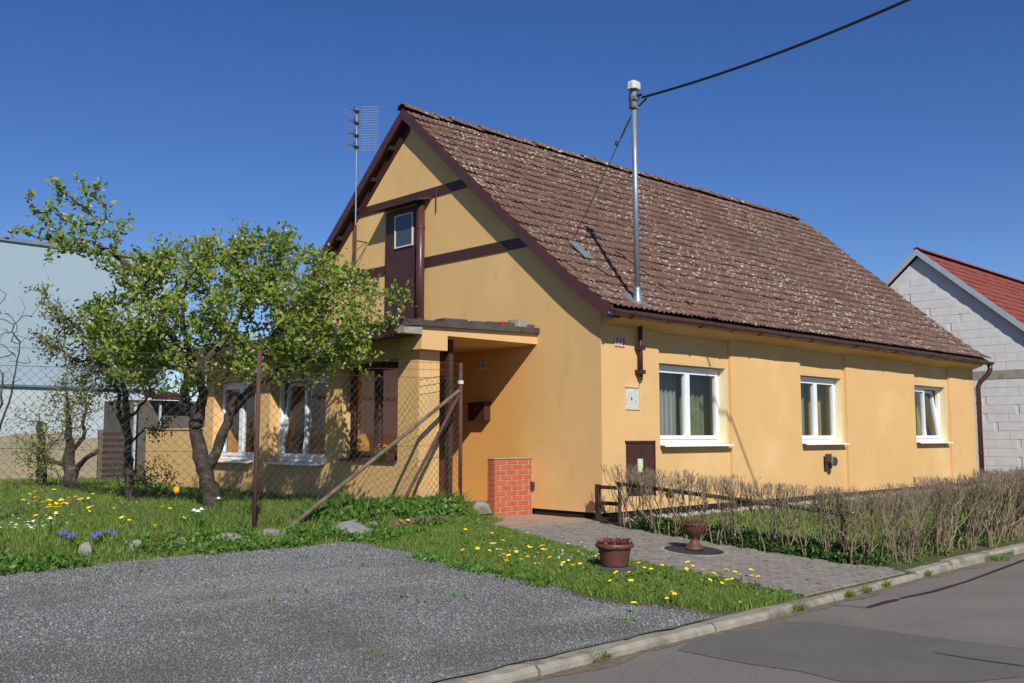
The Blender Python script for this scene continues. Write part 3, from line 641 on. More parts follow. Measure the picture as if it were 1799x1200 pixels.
# brick cheek wall beside the porch
bw = empty('brick_wall', (-.8, 1.4, -.1)); tag(bw, 'low orange clinker brick wall standing against the gable beside the porch', 'brick wall')
MB().box(.008, .795, .008, .152, -.05, .855).build('mortar_core', mortar, bw)
MB().bev(-.012, .79, -.012, .172, .856, .872, .004).build('capping', concrete, bw)
hh = .0775
for r in range(11):
    x = 0 if r % 2 == 0 else -.12
    while x < .79:
        x0, x1 = max(x, 0), min(x+.24, .79)
        if x1-x0 > .03: MB().bev(x0+(.0 if x0 == 0 else .006), x1-.006, 0, .16, r*hh+.006, (r+1)*hh-.005, .004).build('brick', clinker, bw)
        x += .24
# ------------------------------------------------------------------ roof mast with cable, flashing, guy wire
mz = 3.02; mast = empty('roof_mast', (.66, -.16, mz)); tag(mast, 'tall galvanised service mast with white cap standing on the eaves of the roof', 'mast')
MB().tube([(0, 0, .0), (-.03, 0, 3.36)], .042, 14).build('pole', galv, mast, smooth=True)
MB().lathe([(.115, 0), (.07, .1), (.05, .26), (.047, .3)], 16).build('pole_boot', galv, mast, smooth=True)
MB().prism([(-.17, -.05), (.2, .215), (.2, .23), (-.17, -.035)], -.17, .19, 'x').build('flashing', mat('lead', (.17, .19, .21), .55, .2, 8), mast)
MB().bev(-.115, .07, -.08, .08, 3.34, 3.47, .035).build('mast_cap', white_cap, mast)
MB().tube([(-.10, -.0, 3.34), (-.13, 0, 3.2), (-.11, 0, 3.05), (-.05, 0, 3.02), (.02, -.06, 3.08), (.03, -.2, 3.17)], .014, 6).tube([(-.03, 0, 3.22), (.0, -.13, 3.24)], .02, 6).build('cable_loop', black, mast)
MB().box(-.08, .03, -.06, .06, 3.17, 3.22).build('clamp', galv, mast); MB().box(-.085, .03, -.06, .06, 3.04, 3.07).build('clamp', galv, mast)
gw = Vector((.75, 1.25, 4.16+.03))-Vector((.66, -.16, mz))
MB().tube([(-.03, 0, 3.02), gw], .007, 5).tube([Vector((-.03, 0, 3.02)).lerp(gw, .06), Vector((-.03, 0, 3.02)).lerp(gw, .2)], .016, 6).lathe([(.008, 0), (.03, .02), (.03, .08), (.008, .1)], 8, Vector((-.03, 0, 3.02)).lerp(gw, .26)).build('guy_wire', steel, mast)
MB().prism([(1.05, .895), (1.38, 1.185), (1.38, 1.20), (1.05, .91)], -.0, .22, 'x').build('guy_flashing', MATS['lead'], mast)
q0 = Vector((.66, -.30, mz+3.19)); q1 = Vector(tuple(at_depth(1590, 2, 11.2))); 
pts = []
for i in range(40):
    t = i/39*2.3; p = q0.lerp(q1, t); s = -.30*t*(1-t)*1.0
    pts.append((p.x, p.y, p.z+s))
o = MB().tube(pts, .019, 6).build('overhead_cable', black); tag(o, 'thick black overhead cable running from the roof mast to the upper right', 'cable')
# antenna
an = empty('antenna', (-.30, 5.80, 2.72)); tag(an, 'wire grid television antenna on a thin mast in front of the gable', 'antenna')
MB().tube([(0, 0, 0), (0, 0, 2.35)], .024, 8).build('mast_foot', rust, an); MB().tube([(0, 0, 2.3), (.0, .02, 4.62)], .014, 8).build('mast', galv, an)
MB().tube([(0, 0, 2.05), (.28, -.0, 2.05)], .012, 6).tube([(0, 0, 1.85), (.26, 0, 2.05)], .008, 6).build('wall_bracket', rust, an)
b = MB(); gx, gyv = .12, np.linspace(-.33, .33, 7)
dv = Vector((.55, -.84, 0)).normalized()
for u in (-.33, -.22, .22, .33, -.02): b.tube([dv*u+Vector((.1, 0, 3.80)), dv*u+Vector((.1, 0, 4.68))], .005, 4)
for i in range(18):
    z = 3.82+i*.05+(.0 if i % 9 < 8 else .0); b.tube([dv*-.35+Vector((.13, .03, z)), Vector((.1, 0, z)), dv*.35+Vector((.13, .03, z))], .0045, 4)
b.build('reflector_grid', galv, an)
for z in (3.85, 4.07, 4.32, 4.55): MB().box(-.06, .03, -.02, .02, z-.02, z+.03).tube([(-.1, 0, z), (-.13, -.1, z+.06)], .006, 4).tube([(-.1, 0, z), (-.13, .1, z+.06)], .006, 4).build('dipole', black, an)

# ------------------------------------------------------------------ neighbours
nb = empty('neighbour_house', (19, 3.3, 0)); tag(nb, 'unrendered pale block house with red tiled roof behind the right end', 'house')
NS = .88; npk = 6.72
MB().prism([(-4.6, -.1), (4.6, -.1), (4.6, npk-.06-NS*4.6), (0, npk-.06), (-4.6, npk-.06-NS*4.6)], .012, 12, 'x').build('wall', block, nb)
NR = 0
for r in range(28):
    z0 = -.0+r*.25
    for c in range(-9, 4):
        y0 = c*.6+(.3 if r % 2 else 0)+random.choice((0, 0, .1)); y1 = y0+.6
        if 11 <= r <= 11: continue
        if y0 < -4.6: y0 = -4.6
        top = npk-.06-NS*max(abs(y0), abs(y1))
        if z0+.25 > top or y1-y0 < .15 or NR > 296: continue
        MB().box(-.0+random.uniform(-.004, .004), .02, y0+.004, y1-.005, z0+.004, z0+.246).build('block', block, nb); NR += 1
MB().box(-.012, .02, -4.62, 3.6, 2.753, 2.997).build('ring_beam', concrete, nb)
nroof = MB()
for sg in (1, -1):
    nroof.prism([(0, npk), (sg*5.1, npk-NS*5.1), (sg*5.1, npk-NS*5.1+.1), (0, npk+.1)], -.12, 12.3, 'x')
nro = nroof.build('roof', dark_wood, nb)
tiled(nro, 'roof_tile', red_tile, (np.array([-5.1, 0]), np.array([npk-NS*5.1+.1, npk+.1])), lambda x, y: .03, -.13, 12.2, .30, .42, .345, False, 299, campos=CAM-np.array([19, 3.3, 0]))
for i in range(34): link('ridge_tile', rme, red_tile, nro, loc=(-.12+i*.37, 0, npk+.15), rot=(0, -.01, 0)).scale = (1, .75, .7)
nrm = rme.copy(); nrm.materials.clear(); nrm.materials.append(red_tile)
for ch in nro.children:
    if ch.name.startswith('ridge_tile'): ch.data = nrm
zinc = mat('zinc_verge', (.36, .42, .46), .5, .1, 4)
for sg in (1, -1):
    MB().prism([(0, npk+.16), (sg*5.1, npk-NS*5.1+.16), (sg*5.1, npk-NS*5.1-.04), (0, npk-.04)], -.17, -.125, 'x').build('verge_trim', zinc, nb)
# big pale hall at far left
hb = empty('pale_hall', (-3, 26, 0)); tag(hb, 'large pale blue rendered hall with flat roof edge behind the garden', 'building')
MB().box(-32, 8.2, 0, 12, 2.84, 7.7).build('upper_wall', blue_wall, hb); MB().box(-32, 8.15, .06, 11.9, -.3, 2.76).build('lower_wall', pale_wall, hb)
MB().box(-32, 8.25, -.05, 12, 2.765, 2.838).build('drip_rail', blue_metal, hb); MB().box(-32.1, 8.3, -.08, 12.1, 7.702, 7.84).build('coping', galv, hb)
# old rendered wall, slatted gate, shed
cw = MB(); V = []; N = 60
tops = [1.12+.05*math.sin(i*.5)+random.uniform(-.03, .03) for i in range(N+1)]
for i in range(N+1):
    x = -14+12.2*i/N; V += [(x, 14, -.1), (x, 14, tops[i]), (x, 14.25, tops[i]-.02), (x, 14.25, -.1)]
cw.add(V, [(4*i+k, 4*i+4+k, 4*i+4+(k+1) % 4, 4*i+(k+1) % 4) for i in range(N) for k in range(4)]+[(0, 1, 2, 3), (4*N+3, 4*N+2, 4*N+1, 4*N)])
tag(cw.build('old_wall', ochre_wall), 'old crumbling greyish rendered wall closing the garden on the left', 'wall')
gt = empty('slatted_gate', (-1.75, 14, .05)); tag(gt, 'dark brown slatted wooden gate between old wall and yellow wall', 'gate')
MB().box(-.04, .05, -.04, .06, 0, 1.2).build('gate_post', wood, gt); MB().box(.60, .67, -.04, .06, 0, 1.2).build('gate_post', dark_wood, gt)
for i in range(8): MB().box(.06, .59, -.02, .02, .04+i*.145, .12+i*.145).build('slat', dark_wood, gt, rot=(0, 0, 0))
sh = empty('garden_shed', (.3, 15.2, .1)); tag(sh, 'small dark shed with brown lean-to roof behind the yellow wall', 'shed')
MB().box(-.75, 1.6, .3, 2, 0, 1.93).build('shed_wall', mat('shed_board', (.13, .115, .10), .9, .3, 6), sh)
for x in (-.75, -.1): MB().box(x, x+.05, 0, .05, 0, 1.85).build('shed_post', pale_wall, sh)
MB().prism([(-.15, 1.93), (.75, 2.12), (.75, 2.17), (-.15, 1.98)], -.3, .7, 'x').build('shed_roof', brown, sh)
for i in range(4): MB().tube([(-.25+i*.25, -.16, 1.99), (-.40+i*.25, .75, 2.18)], .05, 6).build('roof_ridge', brown, sh)

# ------------------------------------------------------------------ trees
def tree(name, label, cat, base, limbs, clusters, leafm, nleaf, lsize, spread, blossoms=0, barkm=bark, twig_r=.006, group=None, sparse=()):
    """limbs: polylines with radii; clusters: leaf clump centres, joined by twigs to the nearest wood"""
    root = empty(name, tuple(base)); tag(root, label, cat, group); B = Vector(base)
    mb = MB(); nodes = []; par = []; fixed = []
    for pts, rad in limbs:
        q = [Vector(p) for p in pts]; P_, R_ = [], []
        for i in range(len(q)-1):
            for k in range(5):
                t = k/5; P_.append(q[i].lerp(q[i+1], t)+Vector([random.gauss(0, .012) for _ in range(3)])*(1 if i+k else 0)); R_.append(rad[i]*(1-t)+rad[i+1]*t)
        P_.append(q[-1]); R_.append(rad[-1])
        mb.tube([p-B for p in P_], [r*random.uniform(.93, 1.1) for r in R_], 9)
        for p in P_[4:]: nodes.append(np.array(p)); par.append(-1)
    C = [c for c in clusters]; nd = np.array(nodes)
    C.sort(key=lambda c: np.min(np.linalg.norm(nd-c, axis=1)))
    ends = []
    for c in C:
        A = np.array(nodes); d = np.linalg.norm(A-c, axis=1)+np.maximum(0, A[:, 2]-c[2])*.5; j = int(d.argmin()); p = A[j]; ln = np.linalg.norm(c-p)
        k = max(2, int(ln/.16)); prev = j; off = np.array([random.gauss(0, .10), random.gauss(0, .10), random.gauss(0.02, .06)])*ln
        for i in range(1, k+1):
            t = i/k; nodes.append(p+(c-p)*t+off*math.sin(math.pi*t)); par.append(prev); prev = len(nodes)-1
        ends.append((len(nodes)-k, len(nodes)-1, .62 if any(c is q_ for q_ in sparse) else 1.))
    cnt = [1]*len(nodes)
    for i in range(len(nodes)-1, -1, -1):
        if par[i] >= 0: cnt[par[i]] += .34*cnt[i] if par[par[i]] == -1 else cnt[i]*.9
    rr = lambda i: min(twig_r*cnt[i]**.42*.75, .05)
    for i in range(len(nodes)):
        if par[i] >= 0: mb.tube([Vector(nodes[par[i]])-B, Vector(nodes[i])-B], [rr(i)*1.1, rr(i)*.95], 5, False)
    mb.build('trunk', barkm, root, smooth=True)
    if nleaf:
        P, D = [], []
        SP = []
        for a, e, fr_ in ends:
            for _ in range(int(nleaf*fr_)):
                i = random.randint(max(a, e-4), e); P.append(nodes[i]); SP.append(spread*(.5 if fr_ < 1 else 1))
        P = np.array(P)+rng.normal(0, 1, (len(P), 3))*np.array(SP)[:, None]; n = len(P)
        D = rand_dirs(n, .35); S = rand_dirs(n); W = np.cross(D, S); W /= np.linalg.norm(W, axis=1, keepdims=True)
        ls = lsize*rng.uniform(.6, 1.25, (n, 1))
        Vv, Fv = leaves(P-np.array(base), D*ls, W*ls*.27); link('crown', np_mesh('crown', Vv, Fv), leafm, root)
        if blossoms:
            k = rng.choice(n, blossoms, False); Q = np.repeat(P[k], 5, 0)+np.repeat(rng.normal(0, .03, (blossoms, 3)), 5, 0)
            axn = np.repeat(rand_dirs(blossoms, .5), 5, 0); s1 = np.cross(axn, np.array([.3, .5, .81])); s1 /= np.linalg.norm(s1, axis=1, keepdims=True); s2 = np.cross(axn, s1)
            a = np.tile(np.arange(5)*2*np.pi/5, blossoms)[:, None]; D = s1*np.cos(a)+s2*np.sin(a)+axn*.35; W = -s1*np.sin(a)+s2*np.cos(a)
            Vv, Fv = leaves(Q-np.array(base), D*.021, W*.009); link('blossoms', np_mesh('blossoms', Vv, Fv), petal, root)
    return root
def clumps(poly, n, d0, thick, dens=None):
    q = sample(poly, n); c = np.array(poly).mean(0); out = []
    for px, py in q:
        px += random.gauss(0, 13); py += random.gauss(0, 11)
        r = min(1, math.hypot((px-c[0])/(np.ptp(np.array(poly)[:, 0])/2), (py-c[1])/(np.ptp(np.array(poly)[:, 1])/2)))
        out.append(at_depth(px, py, d0+random.uniform(-1, 1)*thick*math.sqrt(max(.08, 1-r*r))))
    return out
D1 = 12.7; A = lambda px, py, d=0: tuple(at_depth(px, py, D1+d))
base1 = np.array(A(373, 908)); base1[2] = float(zg(base1[0], base1[1]))-.05
limbs = [([tuple(base1), A(370, 860), A(352, 800), A(345, 745)], [.13, .105, .10, .085]),
         ([A(362, 830), A(385, 780), A(410, 720), A(450, 672, -.2), A(520, 640, -.4), A(590, 600, -.6)], [.075, .068, .06, .055, .04, .02]),
         ([A(345, 750), A(345, 725), A(325, 715, .1), A(322, 690, .2), A(335, 640, .3), A(320, 560, .5), A(330, 480, .5)], [.085, .09, .08, .06, .05, .035, .015]),
         ([A(350, 735), A(356, 690, -.1), A(352, 640, -.3), A(300, 590, -.5), A(240, 480, -.5), A(190, 440, -.5), A(140, 420, -.5)], [.07, .06, .05, .042, .032, .026, .015]),
         ([A(350, 650, -.2), A(420, 560, .2), A(450, 480, .4), A(440, 420, .5)], [.05, .035, .025, .01]),
         ([A(335, 650, .2), A(260, 640, .6), A(190, 600, .9)], [.045, .03, .015]),
         ([A(450, 672, -.2), A(470, 600, .3), A(540, 530, .8), A(600, 500, .9)], [.045, .035, .022, .01])]
main = [(170, 520), (235, 470), (300, 432), (350, 440), (400, 415), (440, 402), (515, 425), (560, 470), (585, 480), (630, 500), (655, 530), (655, 560), (640, 590), (620, 640), (560, 655), (480, 640), (400, 655), (350, 675), (270, 660), (200, 660), (165, 610), (150, 560)]
cl = clumps(main, 390, D1, 1.35)
spr = [(20, 408), (50, 410), (75, 385), (50, 345), (92, 320), (108, 342), (90, 362), (128, 348), (140, 315), (150, 340), (152, 365), (150, 395), (172, 325), (180, 355), (186, 385), (188, 410), (228, 388), (226, 405), (130, 410), (105, 420), (80, 420), (95, 400), (120, 430), (150, 440), (165, 415), (205, 430), (215, 455), (240, 445), (250, 470), (85, 450), (110, 440), (130, 395), (205, 475), (260, 455), (65, 375), (110, 385), (230, 470), (195, 455), (170, 445), (245, 490), (265, 480), (280, 470), (215, 490), (140, 430), (180, 470), (225, 505)]
sp_ = [at_depth(px, py, D1-.5+random.gauss(0, .18)) for px, py in spr]; cl += sp_
edge = [(660, 505), (700, 525), (712, 515), (690, 560), (655, 625), (640, 655), (625, 480), (600, 470), (575, 455), (505, 415), (430, 405), (345, 435), (310, 425), (330, 430), (365, 450), (545, 450), (520, 445), (290, 455), (460, 660), (500, 665), (540, 668), (330, 690), (300, 680), (570, 640)]
cl += [at_depth(px, py, D1+random.gauss(0, .5)) for px, py in edge]
tree('apple_tree', 'spreading blossoming apple tree with forked trunk in the front garden', 'tree', base1, limbs, cl, leaf, 44, .084, .068, 2400, sparse=sp_)
def px_tree(name, label, b, d, limbpx, polys, leafm, nl, ls, spread, bl=0, th=.6, barkm=bark, tr=.006):
    bs = at_depth(*b, d); bs[2] = float(zg(bs[0], bs[1]))-.03; Ls = []
    for k, (pts, rad) in enumerate(limbpx):
        q = [tuple(at_depth(p[0], p[1], d+(p[2] if len(p) > 2 else 0))) for p in pts]
        if k == 0: q[0] = tuple(bs)
        Ls.append((q, rad))
    C = []
    for poly, n in polys: C += clumps(poly, n, d, th)
    return tree(name, label, 'tree', bs, Ls, C, leafm, nl, ls, spread, bl, barkm, tr)
px_tree('plum_tree', 'slender young tree with bronze green leaves left of the apple tree', (228, 898), 14.1,
        [([(228, 898), (227, 820), (225, 760), (222, 690), (205, 620)], [.075, .06, .05, .04, .02]), ([(225, 765), (208, 730), (210, 690), (170, 610), (120, 560)], [.045, .035, .025, .02, .01]), ([(228, 735), (250, 710), (265, 690)], [.03, .02, .012]), ([(232, 775), (255, 755), (280, 755)], [.02, .013, .008])],
        [([(65, 505), (90, 520), (140, 560), (200, 600), (270, 640), (275, 690), (240, 680), (180, 720), (150, 690), (120, 640), (60, 590), (95, 570)], 130), ([(250, 740), (285, 735), (285, 760), (250, 765)], 5)], bronze, 34, .058, .07)
px_tree('pear_tree', 'small knobbly fruit tree, leftmost of the three garden trees with trunks', (127, 880), 17,
        [([(127, 880), (124, 840), (122, 800), (120, 740), (118, 690)], [.11, .12, .09, .05, .02]), ([(125, 845), (140, 815), (172, 790)], [.06, .05, .035]), ([(123, 800), (145, 770), (150, 710)], [.05, .035, .02]), ([(122, 820), (90, 810), (75, 795)], [.045, .03, .015])],
        [([(90, 660), (160, 640), (175, 720), (150, 760), (90, 750)], 60), ([(60, 770), (100, 765), (100, 800), (70, 805)], 8)], bronze, 24, .055, .09)
px_tree('bare_shrub', 'bare thin twiggy shrub with buds at the far left edge', (-10, 800), 16, [([(-10, 830), (-5, 740), (5, 660)], [.03, .025, .015]), ([(-8, 780), (20, 690), (35, 600)], [.02, .015, .008])],
        [([(-20, 480), (15, 540), (40, 590), (55, 490), (60, 560), (50, 640), (30, 680), (0, 690)], 60)], leaf, 3, .03, .04, tr=.004)
px_tree('green_bush', 'green leafy bush in front of the old wall at left', (75, 850), 18.2, [([(75, 855), (72, 800), (70, 740)], [.10, .09, .05])],
        [([(25, 740), (70, 715), (110, 760), (115, 850), (30, 850)], 46)], leaf, 26, .06, .13)
px_tree('low_shrub', 'small leafy shrub beside the slatted gate near the yellow wall', (258, 870), 15.6, [([(258, 875), (257, 850), (255, 830)], [.015, .012, .008])],
        [([(215, 835), (265, 815), (300, 850), (290, 870), (215, 872)], 26)], leaf, 24, .055, .07)

# ------------------------------------------------------------------ chain-link fence
fence = empty('chain_link_fence', (-5, .9, 0)); tag(fence, 'rusty chain-link garden fence with posts, slanting braces and barbed wire', 'fence')
FP = [(-11.2, 4.1), (-7.45, 2.2), tuple(on_ground(446, 934)[:2]), (-1.56, 1.30)]
FO = Vector((-5, .9, 0)); zt = [1.88, 1.86, 1.84, 1.92]
for k, (x, y) in enumerate(FP):
    if k == 0: continue
    g = float(zg(x, y)); top = (2.06, 2.06, 2.08, 2.14)[k]
    MB().tube([(x+5, y-.9, g-.1), (x+5+(.015 if k == 2 else 0), y-.9, top)], .026 if k < 3 else .028, 10).build('fence_post', rust, fence, smooth=True)
    if k == 3: MB().tube([(x+5, y-.9, 1.84), (x+5, y-.9, 1.89)], .042, 10).build('post_sleeve', white_cap, fence)
for (px, py), top, r, m in (((487, 936), 1.74, .027, wood), ((697, 897), 1.68, .024, rust)):
    g = on_ground(px, py); MB().tube([(g[0]+5, g[1]-.9, g[2]-.05), (FP[3][0]+5-.05, FP[3][1]-.9-.02, top)], r, 8).build('brace', m, fence)
for k in range(3):
    a, c = Vector((*FP[k], 0))-FO, Vector((*FP[k+1], 0))-FO; a.z = c.z = 0; L_ = (c-a).length; s_ = .105; wb = MB(); n_ = int(L_/s_)
    zb0, zb1 = float(zg(*FP[k]))+.03, float(zg(*FP[k+1]))+.03
    def fp_(u, z): t = u/L_; p = a.lerp(c, t); return (p.x, p.y, (zb0*(1-t)+zb1*t)*(1-z)+(zt[k]*(1-t)+zt[k+1]*t)*z)
    H_ = 1.8
    for i in range(-int(H_/s_), n_+1):
        for sg in (1, -1):
            u0, u1 = i*s_, i*s_+H_; z0, z1 = 0., 1.
            if u0 < 0: z0 = -u0/H_; u0 = 0
            if u1 > L_: z1 = (L_-i*s_)/H_; u1 = L_
            if z1 <= z0: continue
            if sg == 1: P_ = [fp_(u0, z0), fp_(u1, z1)]
            else: P_ = [fp_(L_-u0, z0), fp_(L_-u1, z1)]
            wb.tube(P_, .0021, 3, False)
    wb.build('wire_mesh', wire, fence)
    tw = MB()
    for z in (1.0, .48): tw.tube([fp_(0, z), fp_(L_*.5, z-.006), fp_(L_, z)], .0035, 4)
    p0, p1 = Vector(fp_(0, 1)), Vector(fp_(L_, 1))
    for dz in ((.12, .22) if k == 2 else (.2,)):
        tw.tube([p0+Vector((0, 0, dz)), p0.lerp(p1, .5)+Vector((0, 0, dz-.03)), p1+Vector((0, 0, dz))], .0035, 4)
        for i in range(int(L_/.14)):
            q = p0.lerp(p1, (i+.5)/int(L_/.14))+Vector((0, 0, dz-.02)); v = Vector([random.gauss(0, 1) for _ in range(3)]).normalized()*.022; tw.tube([q-v, q+v], .002, 3, False)
    tw.build('tension_wire', wire, fence)

# ------------------------------------------------------------------ hedge of bare pruned shrubs
def shrub_mesh(seed, h, stems, bushy):
    r_ = random.Random(seed); b = MB()
    def grow(p, d, r, ln, lv):
        pts = [p]; k = 3; q = p; dd = d
        for i in range(k):
            dd = (dd+Vector([r_.gauss(0, .25) for _ in range(3)])+Vector((0, 0, .26))).normalized(); q = q+dd*ln/k; pts.append(q)
            if q.z > h: break
        if pts[-1].z > h: pts[-1] = pts[-1].copy(); pts[-1].z = h+r_.uniform(-.02, .012)
        b.tube(pts, [r*(1-.35*i/k) for i in range(len(pts))], 4 if lv else 5, False)
        if lv < 3 and q.z < h-.03:
            for _ in range(r_.randint(2, 3) if lv < 2 else bushy):
                grow(q if r_.random() < .6 else pts[-2], (dd+Vector((r_.gauss(0, .5), r_.gauss(0, .4), r_.uniform(.3, .9)))).normalized(), r*.62, (h-q.z)*r_.uniform(.45, .9)+.03, lv+1)
    for s in range(stems):
        grow(Vector((r_.gauss(0, .06), r_.gauss(0, .05), -.05)), Vector((r_.gauss(0, .26), r_.gauss(0, .2), 1)).normalized(), r_.uniform(.006, .012), h*r_.uniform(.32, .5), 0)
    me = b.mesh('hedge_shrub'); me.materials.append(twig); return me
sm = [shrub_mesh(s, .86, 4, 5) for s in range(7)]; sm2 = [shrub_mesh(40+s, .86, 5, 6) for s in range(6)]
def shrub(x, y, var, label, grp, sc=1.):
    me = random.choice(var); o = link('hedge_shrub', me, None, None, (x, y, float(zg(x, y))), (0, 0, random.uniform(0, 6.28)))
    s = sc*random.uniform(.9, 1.15); o.scale = (s, s, sc*random.uniform(.97, 1.03)); tag(o, label, 'hedge shrub', grp)
edgeL = [(-.34, -.62), (-.40, -1.6), (-.42, -2.6), (-.26, -3.5), (-.05, -3.98)]
for i in range(24):
    t = i/23*4; k = min(int(t), 3); f = t-k; x = edgeL[k][0]*(1-f)+edgeL[k+1][0]*f; y = edgeL[k][1]*(1-f)+edgeL[k+1][1]*f
    shrub(x+.08+random.gauss(0, .03), y+random.gauss(0, .03), sm, 'bare pruned hedge shrub in the row along the paved path', 'hedge shrubs along the path', .98)
x = .18
while x < 22:
    shrub(x, -4.06+random.gauss(0, .07), sm if x < 1.2 else sm2, 'bare grey-brown hedge shrub in the row behind the street kerb', 'hedge shrubs along the kerb', 1.+.13*min(1, x/4.5)); x += random.uniform(.14, .22) if x < 8 else .27
# rail in front of the hedge, little wooden barrier at the corner
rl = empty('metal_rail', (-.45, -.75, -.15)); tag(rl, 'dark pipe handrail on posts running beside the paved path', 'handrail')
e1 = Vector((.0, -3.72, .20)); e0 = Vector((-.42, -.62, .46)); O_ = Vector((-.45, -.75, -.15))
MB().tube([e0-O_, e1-O_], .026, 10).build('rail', steel, rl, smooth=True)
MB().tube([(e1.x+.45-.01, e1.y+.75+.06, -.35), (e1.x+.45-.01, e1.y+.75+.06, .33)], .03, 10).build('rail_post', steel, rl); MB().tube([(.05, .1, -.05), (.05, .1, .60)], .024, 8).build('rail_post', steel, rl)
wf = empty('wooden_barrier', (-.2, -.25, -.1)); tag(wf, 'small brown wooden frame at the house corner by the hedge', 'wooden frame')
MB().box(-.03, .03, .13, .19, -.05, .52).build('post', dark_wood, wf)
for z in (.46, .24, .02): MB().box(-.025, .02, -.26, .128, z, z+.05).build('bar', dark_wood, wf)
bl = MB().lathe([(.0, 0), (.05, .02), (.055, .07), (.03, .1)], 12).build('yellow_ornament', mat('yellow_plastic', (.75, .33, .01), .5)); bl.location = (-.22, -1.35, .28); tag(bl, 'small yellow hanging ornament among the bare hedge stems', 'ornament')
b = MB().tube([(-.22, -1.35, .37), (-.22, -1.34, .45)], .003, 4).v

# ------------------------------------------------------------------ urn on manhole cover, round planter
cvp = on_ground(1219, 970); sl = (.064, 0, 0)
cv = empty('manhole_cover', (cvp[0], cvp[1], cvp[2]+.018)); cv.rotation_euler = sl; tag(cv, 'round dark manhole cover with pale concrete ring set in the paved path', 'manhole cover')
MB().lathe([(.40, -.02), (.40, .006), (.36, .010), (.355, .004), (.34, .004)], 40).build('ring', concrete, cv); MB().lathe([(.345, -.01), (.345, .007), (.33, .013), (.0, .014)], 40).build('lid', mat('cast_iron', (.045, .045, .048), .7, .3, 30, bump=.5, bscale=90), cv)
ur = empty('urn_planter', (cvp[0]+.01, cvp[1], cvp[2]+.032)); tag(ur, 'brown goblet-shaped urn planter standing on the manhole cover', 'planter')
MB().lathe([(.0, 0), (.115, 0), (.115, .02), (.10, .035), (.045, .09), (.038, .12), (.05, .14), (.115, .19), (.142, .25), (.145, .285), (.155, .29), (.155, .305), (.14, .305), (.13, .27), (0, .26)], 32).build('bowl', terracotta, ur, smooth=True)
P = np.column_stack([rng.normal(0, .07, 260), rng.normal(0, .07, 260), np.full(260, .27)]); Vv, Fv = blades(P, rng.uniform(.03, .13, 260), .005, .6); link('dry_plant', np_mesh('dry_plant', Vv, Fv), leafmat('dried_plant', [(.16, .09, .05), (.22, .14, .08), (.10, .08, .03)], .2), ur)
pp_ = on_ground(1080, 1003); po = empty('round_planter', (pp_[0], pp_[1], pp_[2]+.03)); tag(po, 'round brown flower tub with reddish succulents on the grass verge', 'planter')
MB().lathe([(0, -.03), (.21, -.03), (.215, .01), (.19, .02), (0, .02)], 32).build('saucer', mat('grey_slab', (.085, .08, .078), .85, .2, 12), po)
MB().lathe([(0, .02), (.135, .02), (.14, .04), (.165, .19), (.17, .20), (.185, .205), (.19, .25), (.18, .25), (.17, .22), (0, .215)], 32).build('tub', terracotta, po, smooth=True)
for i in range(4):
    a = i*math.pi/2+.4; MB().box(-.03, .03, -.012, .012, -.03, .0).build('handle', terracotta, po, loc=(.185*math.cos(a), .185*math.sin(a), .24), rot=(0, 0, a+math.pi/2))
n = 420; a = rng.uniform(0, 6.28, n); r = .17*np.sqrt(rng.uniform(0, 1, n)); P = np.column_stack([r*np.cos(a), r*np.sin(a), rng.uniform(.22, .27, n)]); D = rand_dirs(n, .8); W = np.cross(D, rand_dirs(n)); W /= np.linalg.norm(W, axis=1, keepdims=True)
Vv, Fv = leaves(P, D*.04, W*.014); link('succulents', np_mesh('succulents', Vv, Fv), red_leaf, po)

# ------------------------------------------------------------------ rocks at the garden edge
def rock(px, py, sx, sy, sz, label, m=rockm, tri=False):
    p = on_ground(px, py); r_ = random.Random(px); b = MB(); n = 10; V = []
    prof = [(1.05, -.3), (1., .15), (.85, .55), (.5, .9), (.0, 1.)]
    off = [r_.uniform(.75, 1.2) for _ in range(n)]
    for k, (r, z) in enumerate(prof):
        for i in range(n): t = 2*math.pi*i/n; q = r*off[i]*r_.uniform(.92, 1.08); V.append((q*math.cos(t)*sx, q*math.sin(t)*sy, (z+r_.uniform(-.06, .06)+(.25*math.cos(t) if tri else 0)*(z > .3))*sz))
    b.add(V, [(k*n+i, k*n+(i+1) % n, (k+1)*n+(i+1) % n, (k+1)*n+i) for k in range(4) for i in range(n)])
    o = b.build('rock', m, loc=(p[0], p[1], p[2]), rot=(0, 0, r_.uniform(0, 3))); tag(o, label, 'rock', 'stones along the garden edge')
grey = mat('grey_rock', (.24, .235, .23), .9, scale=4, col2=(.19, .185, .18), bump=.3, bscale=40)
rock(622, 944, .30, .20, .16, 'large grey wedge-shaped stone where gravel meets the grass', grey, True)
rock(150, 972, .085, .07, .11, 'small pale round stone at the left gravel edge')
rock(240, 966, .09, .07, .10, 'tan stone below the blue grape hyacinths'); rock(318, 962, .12, .08, .10, 'pale stone in the weeds left of the fence post')
rock(285, 966, .09, .06, .06, 'low flat stone between two tan stones at the gravel edge'); rock(400, 950, .2, .12, .09, 'mossy stone left of the foot of the fence post')
rock(475, 938, .14, .09, .06, 'brown stone at the foot of the wooden brace'); rock(655, 930, .10, .08, .10, 'brown stone behind the large grey wedge-shaped stone')
rock(845, 897, .17, .12, .13, 'grey concrete lump left of the brick wall', concrete); rock(20, 985, .10, .08, .05, 'dark flat stone at the far left gravel edge')
lg = MB().tube([(0, 0, 0), (.5, .1, .01), (1.0, .15, 0)], [.05, .06, .045], 8).build('wooden_log', wood, loc=tuple(on_ground(690, 928))); lg.location.z += .04; tag(lg, 'weathered log edging the flower bed beside the grass verge', 'log')

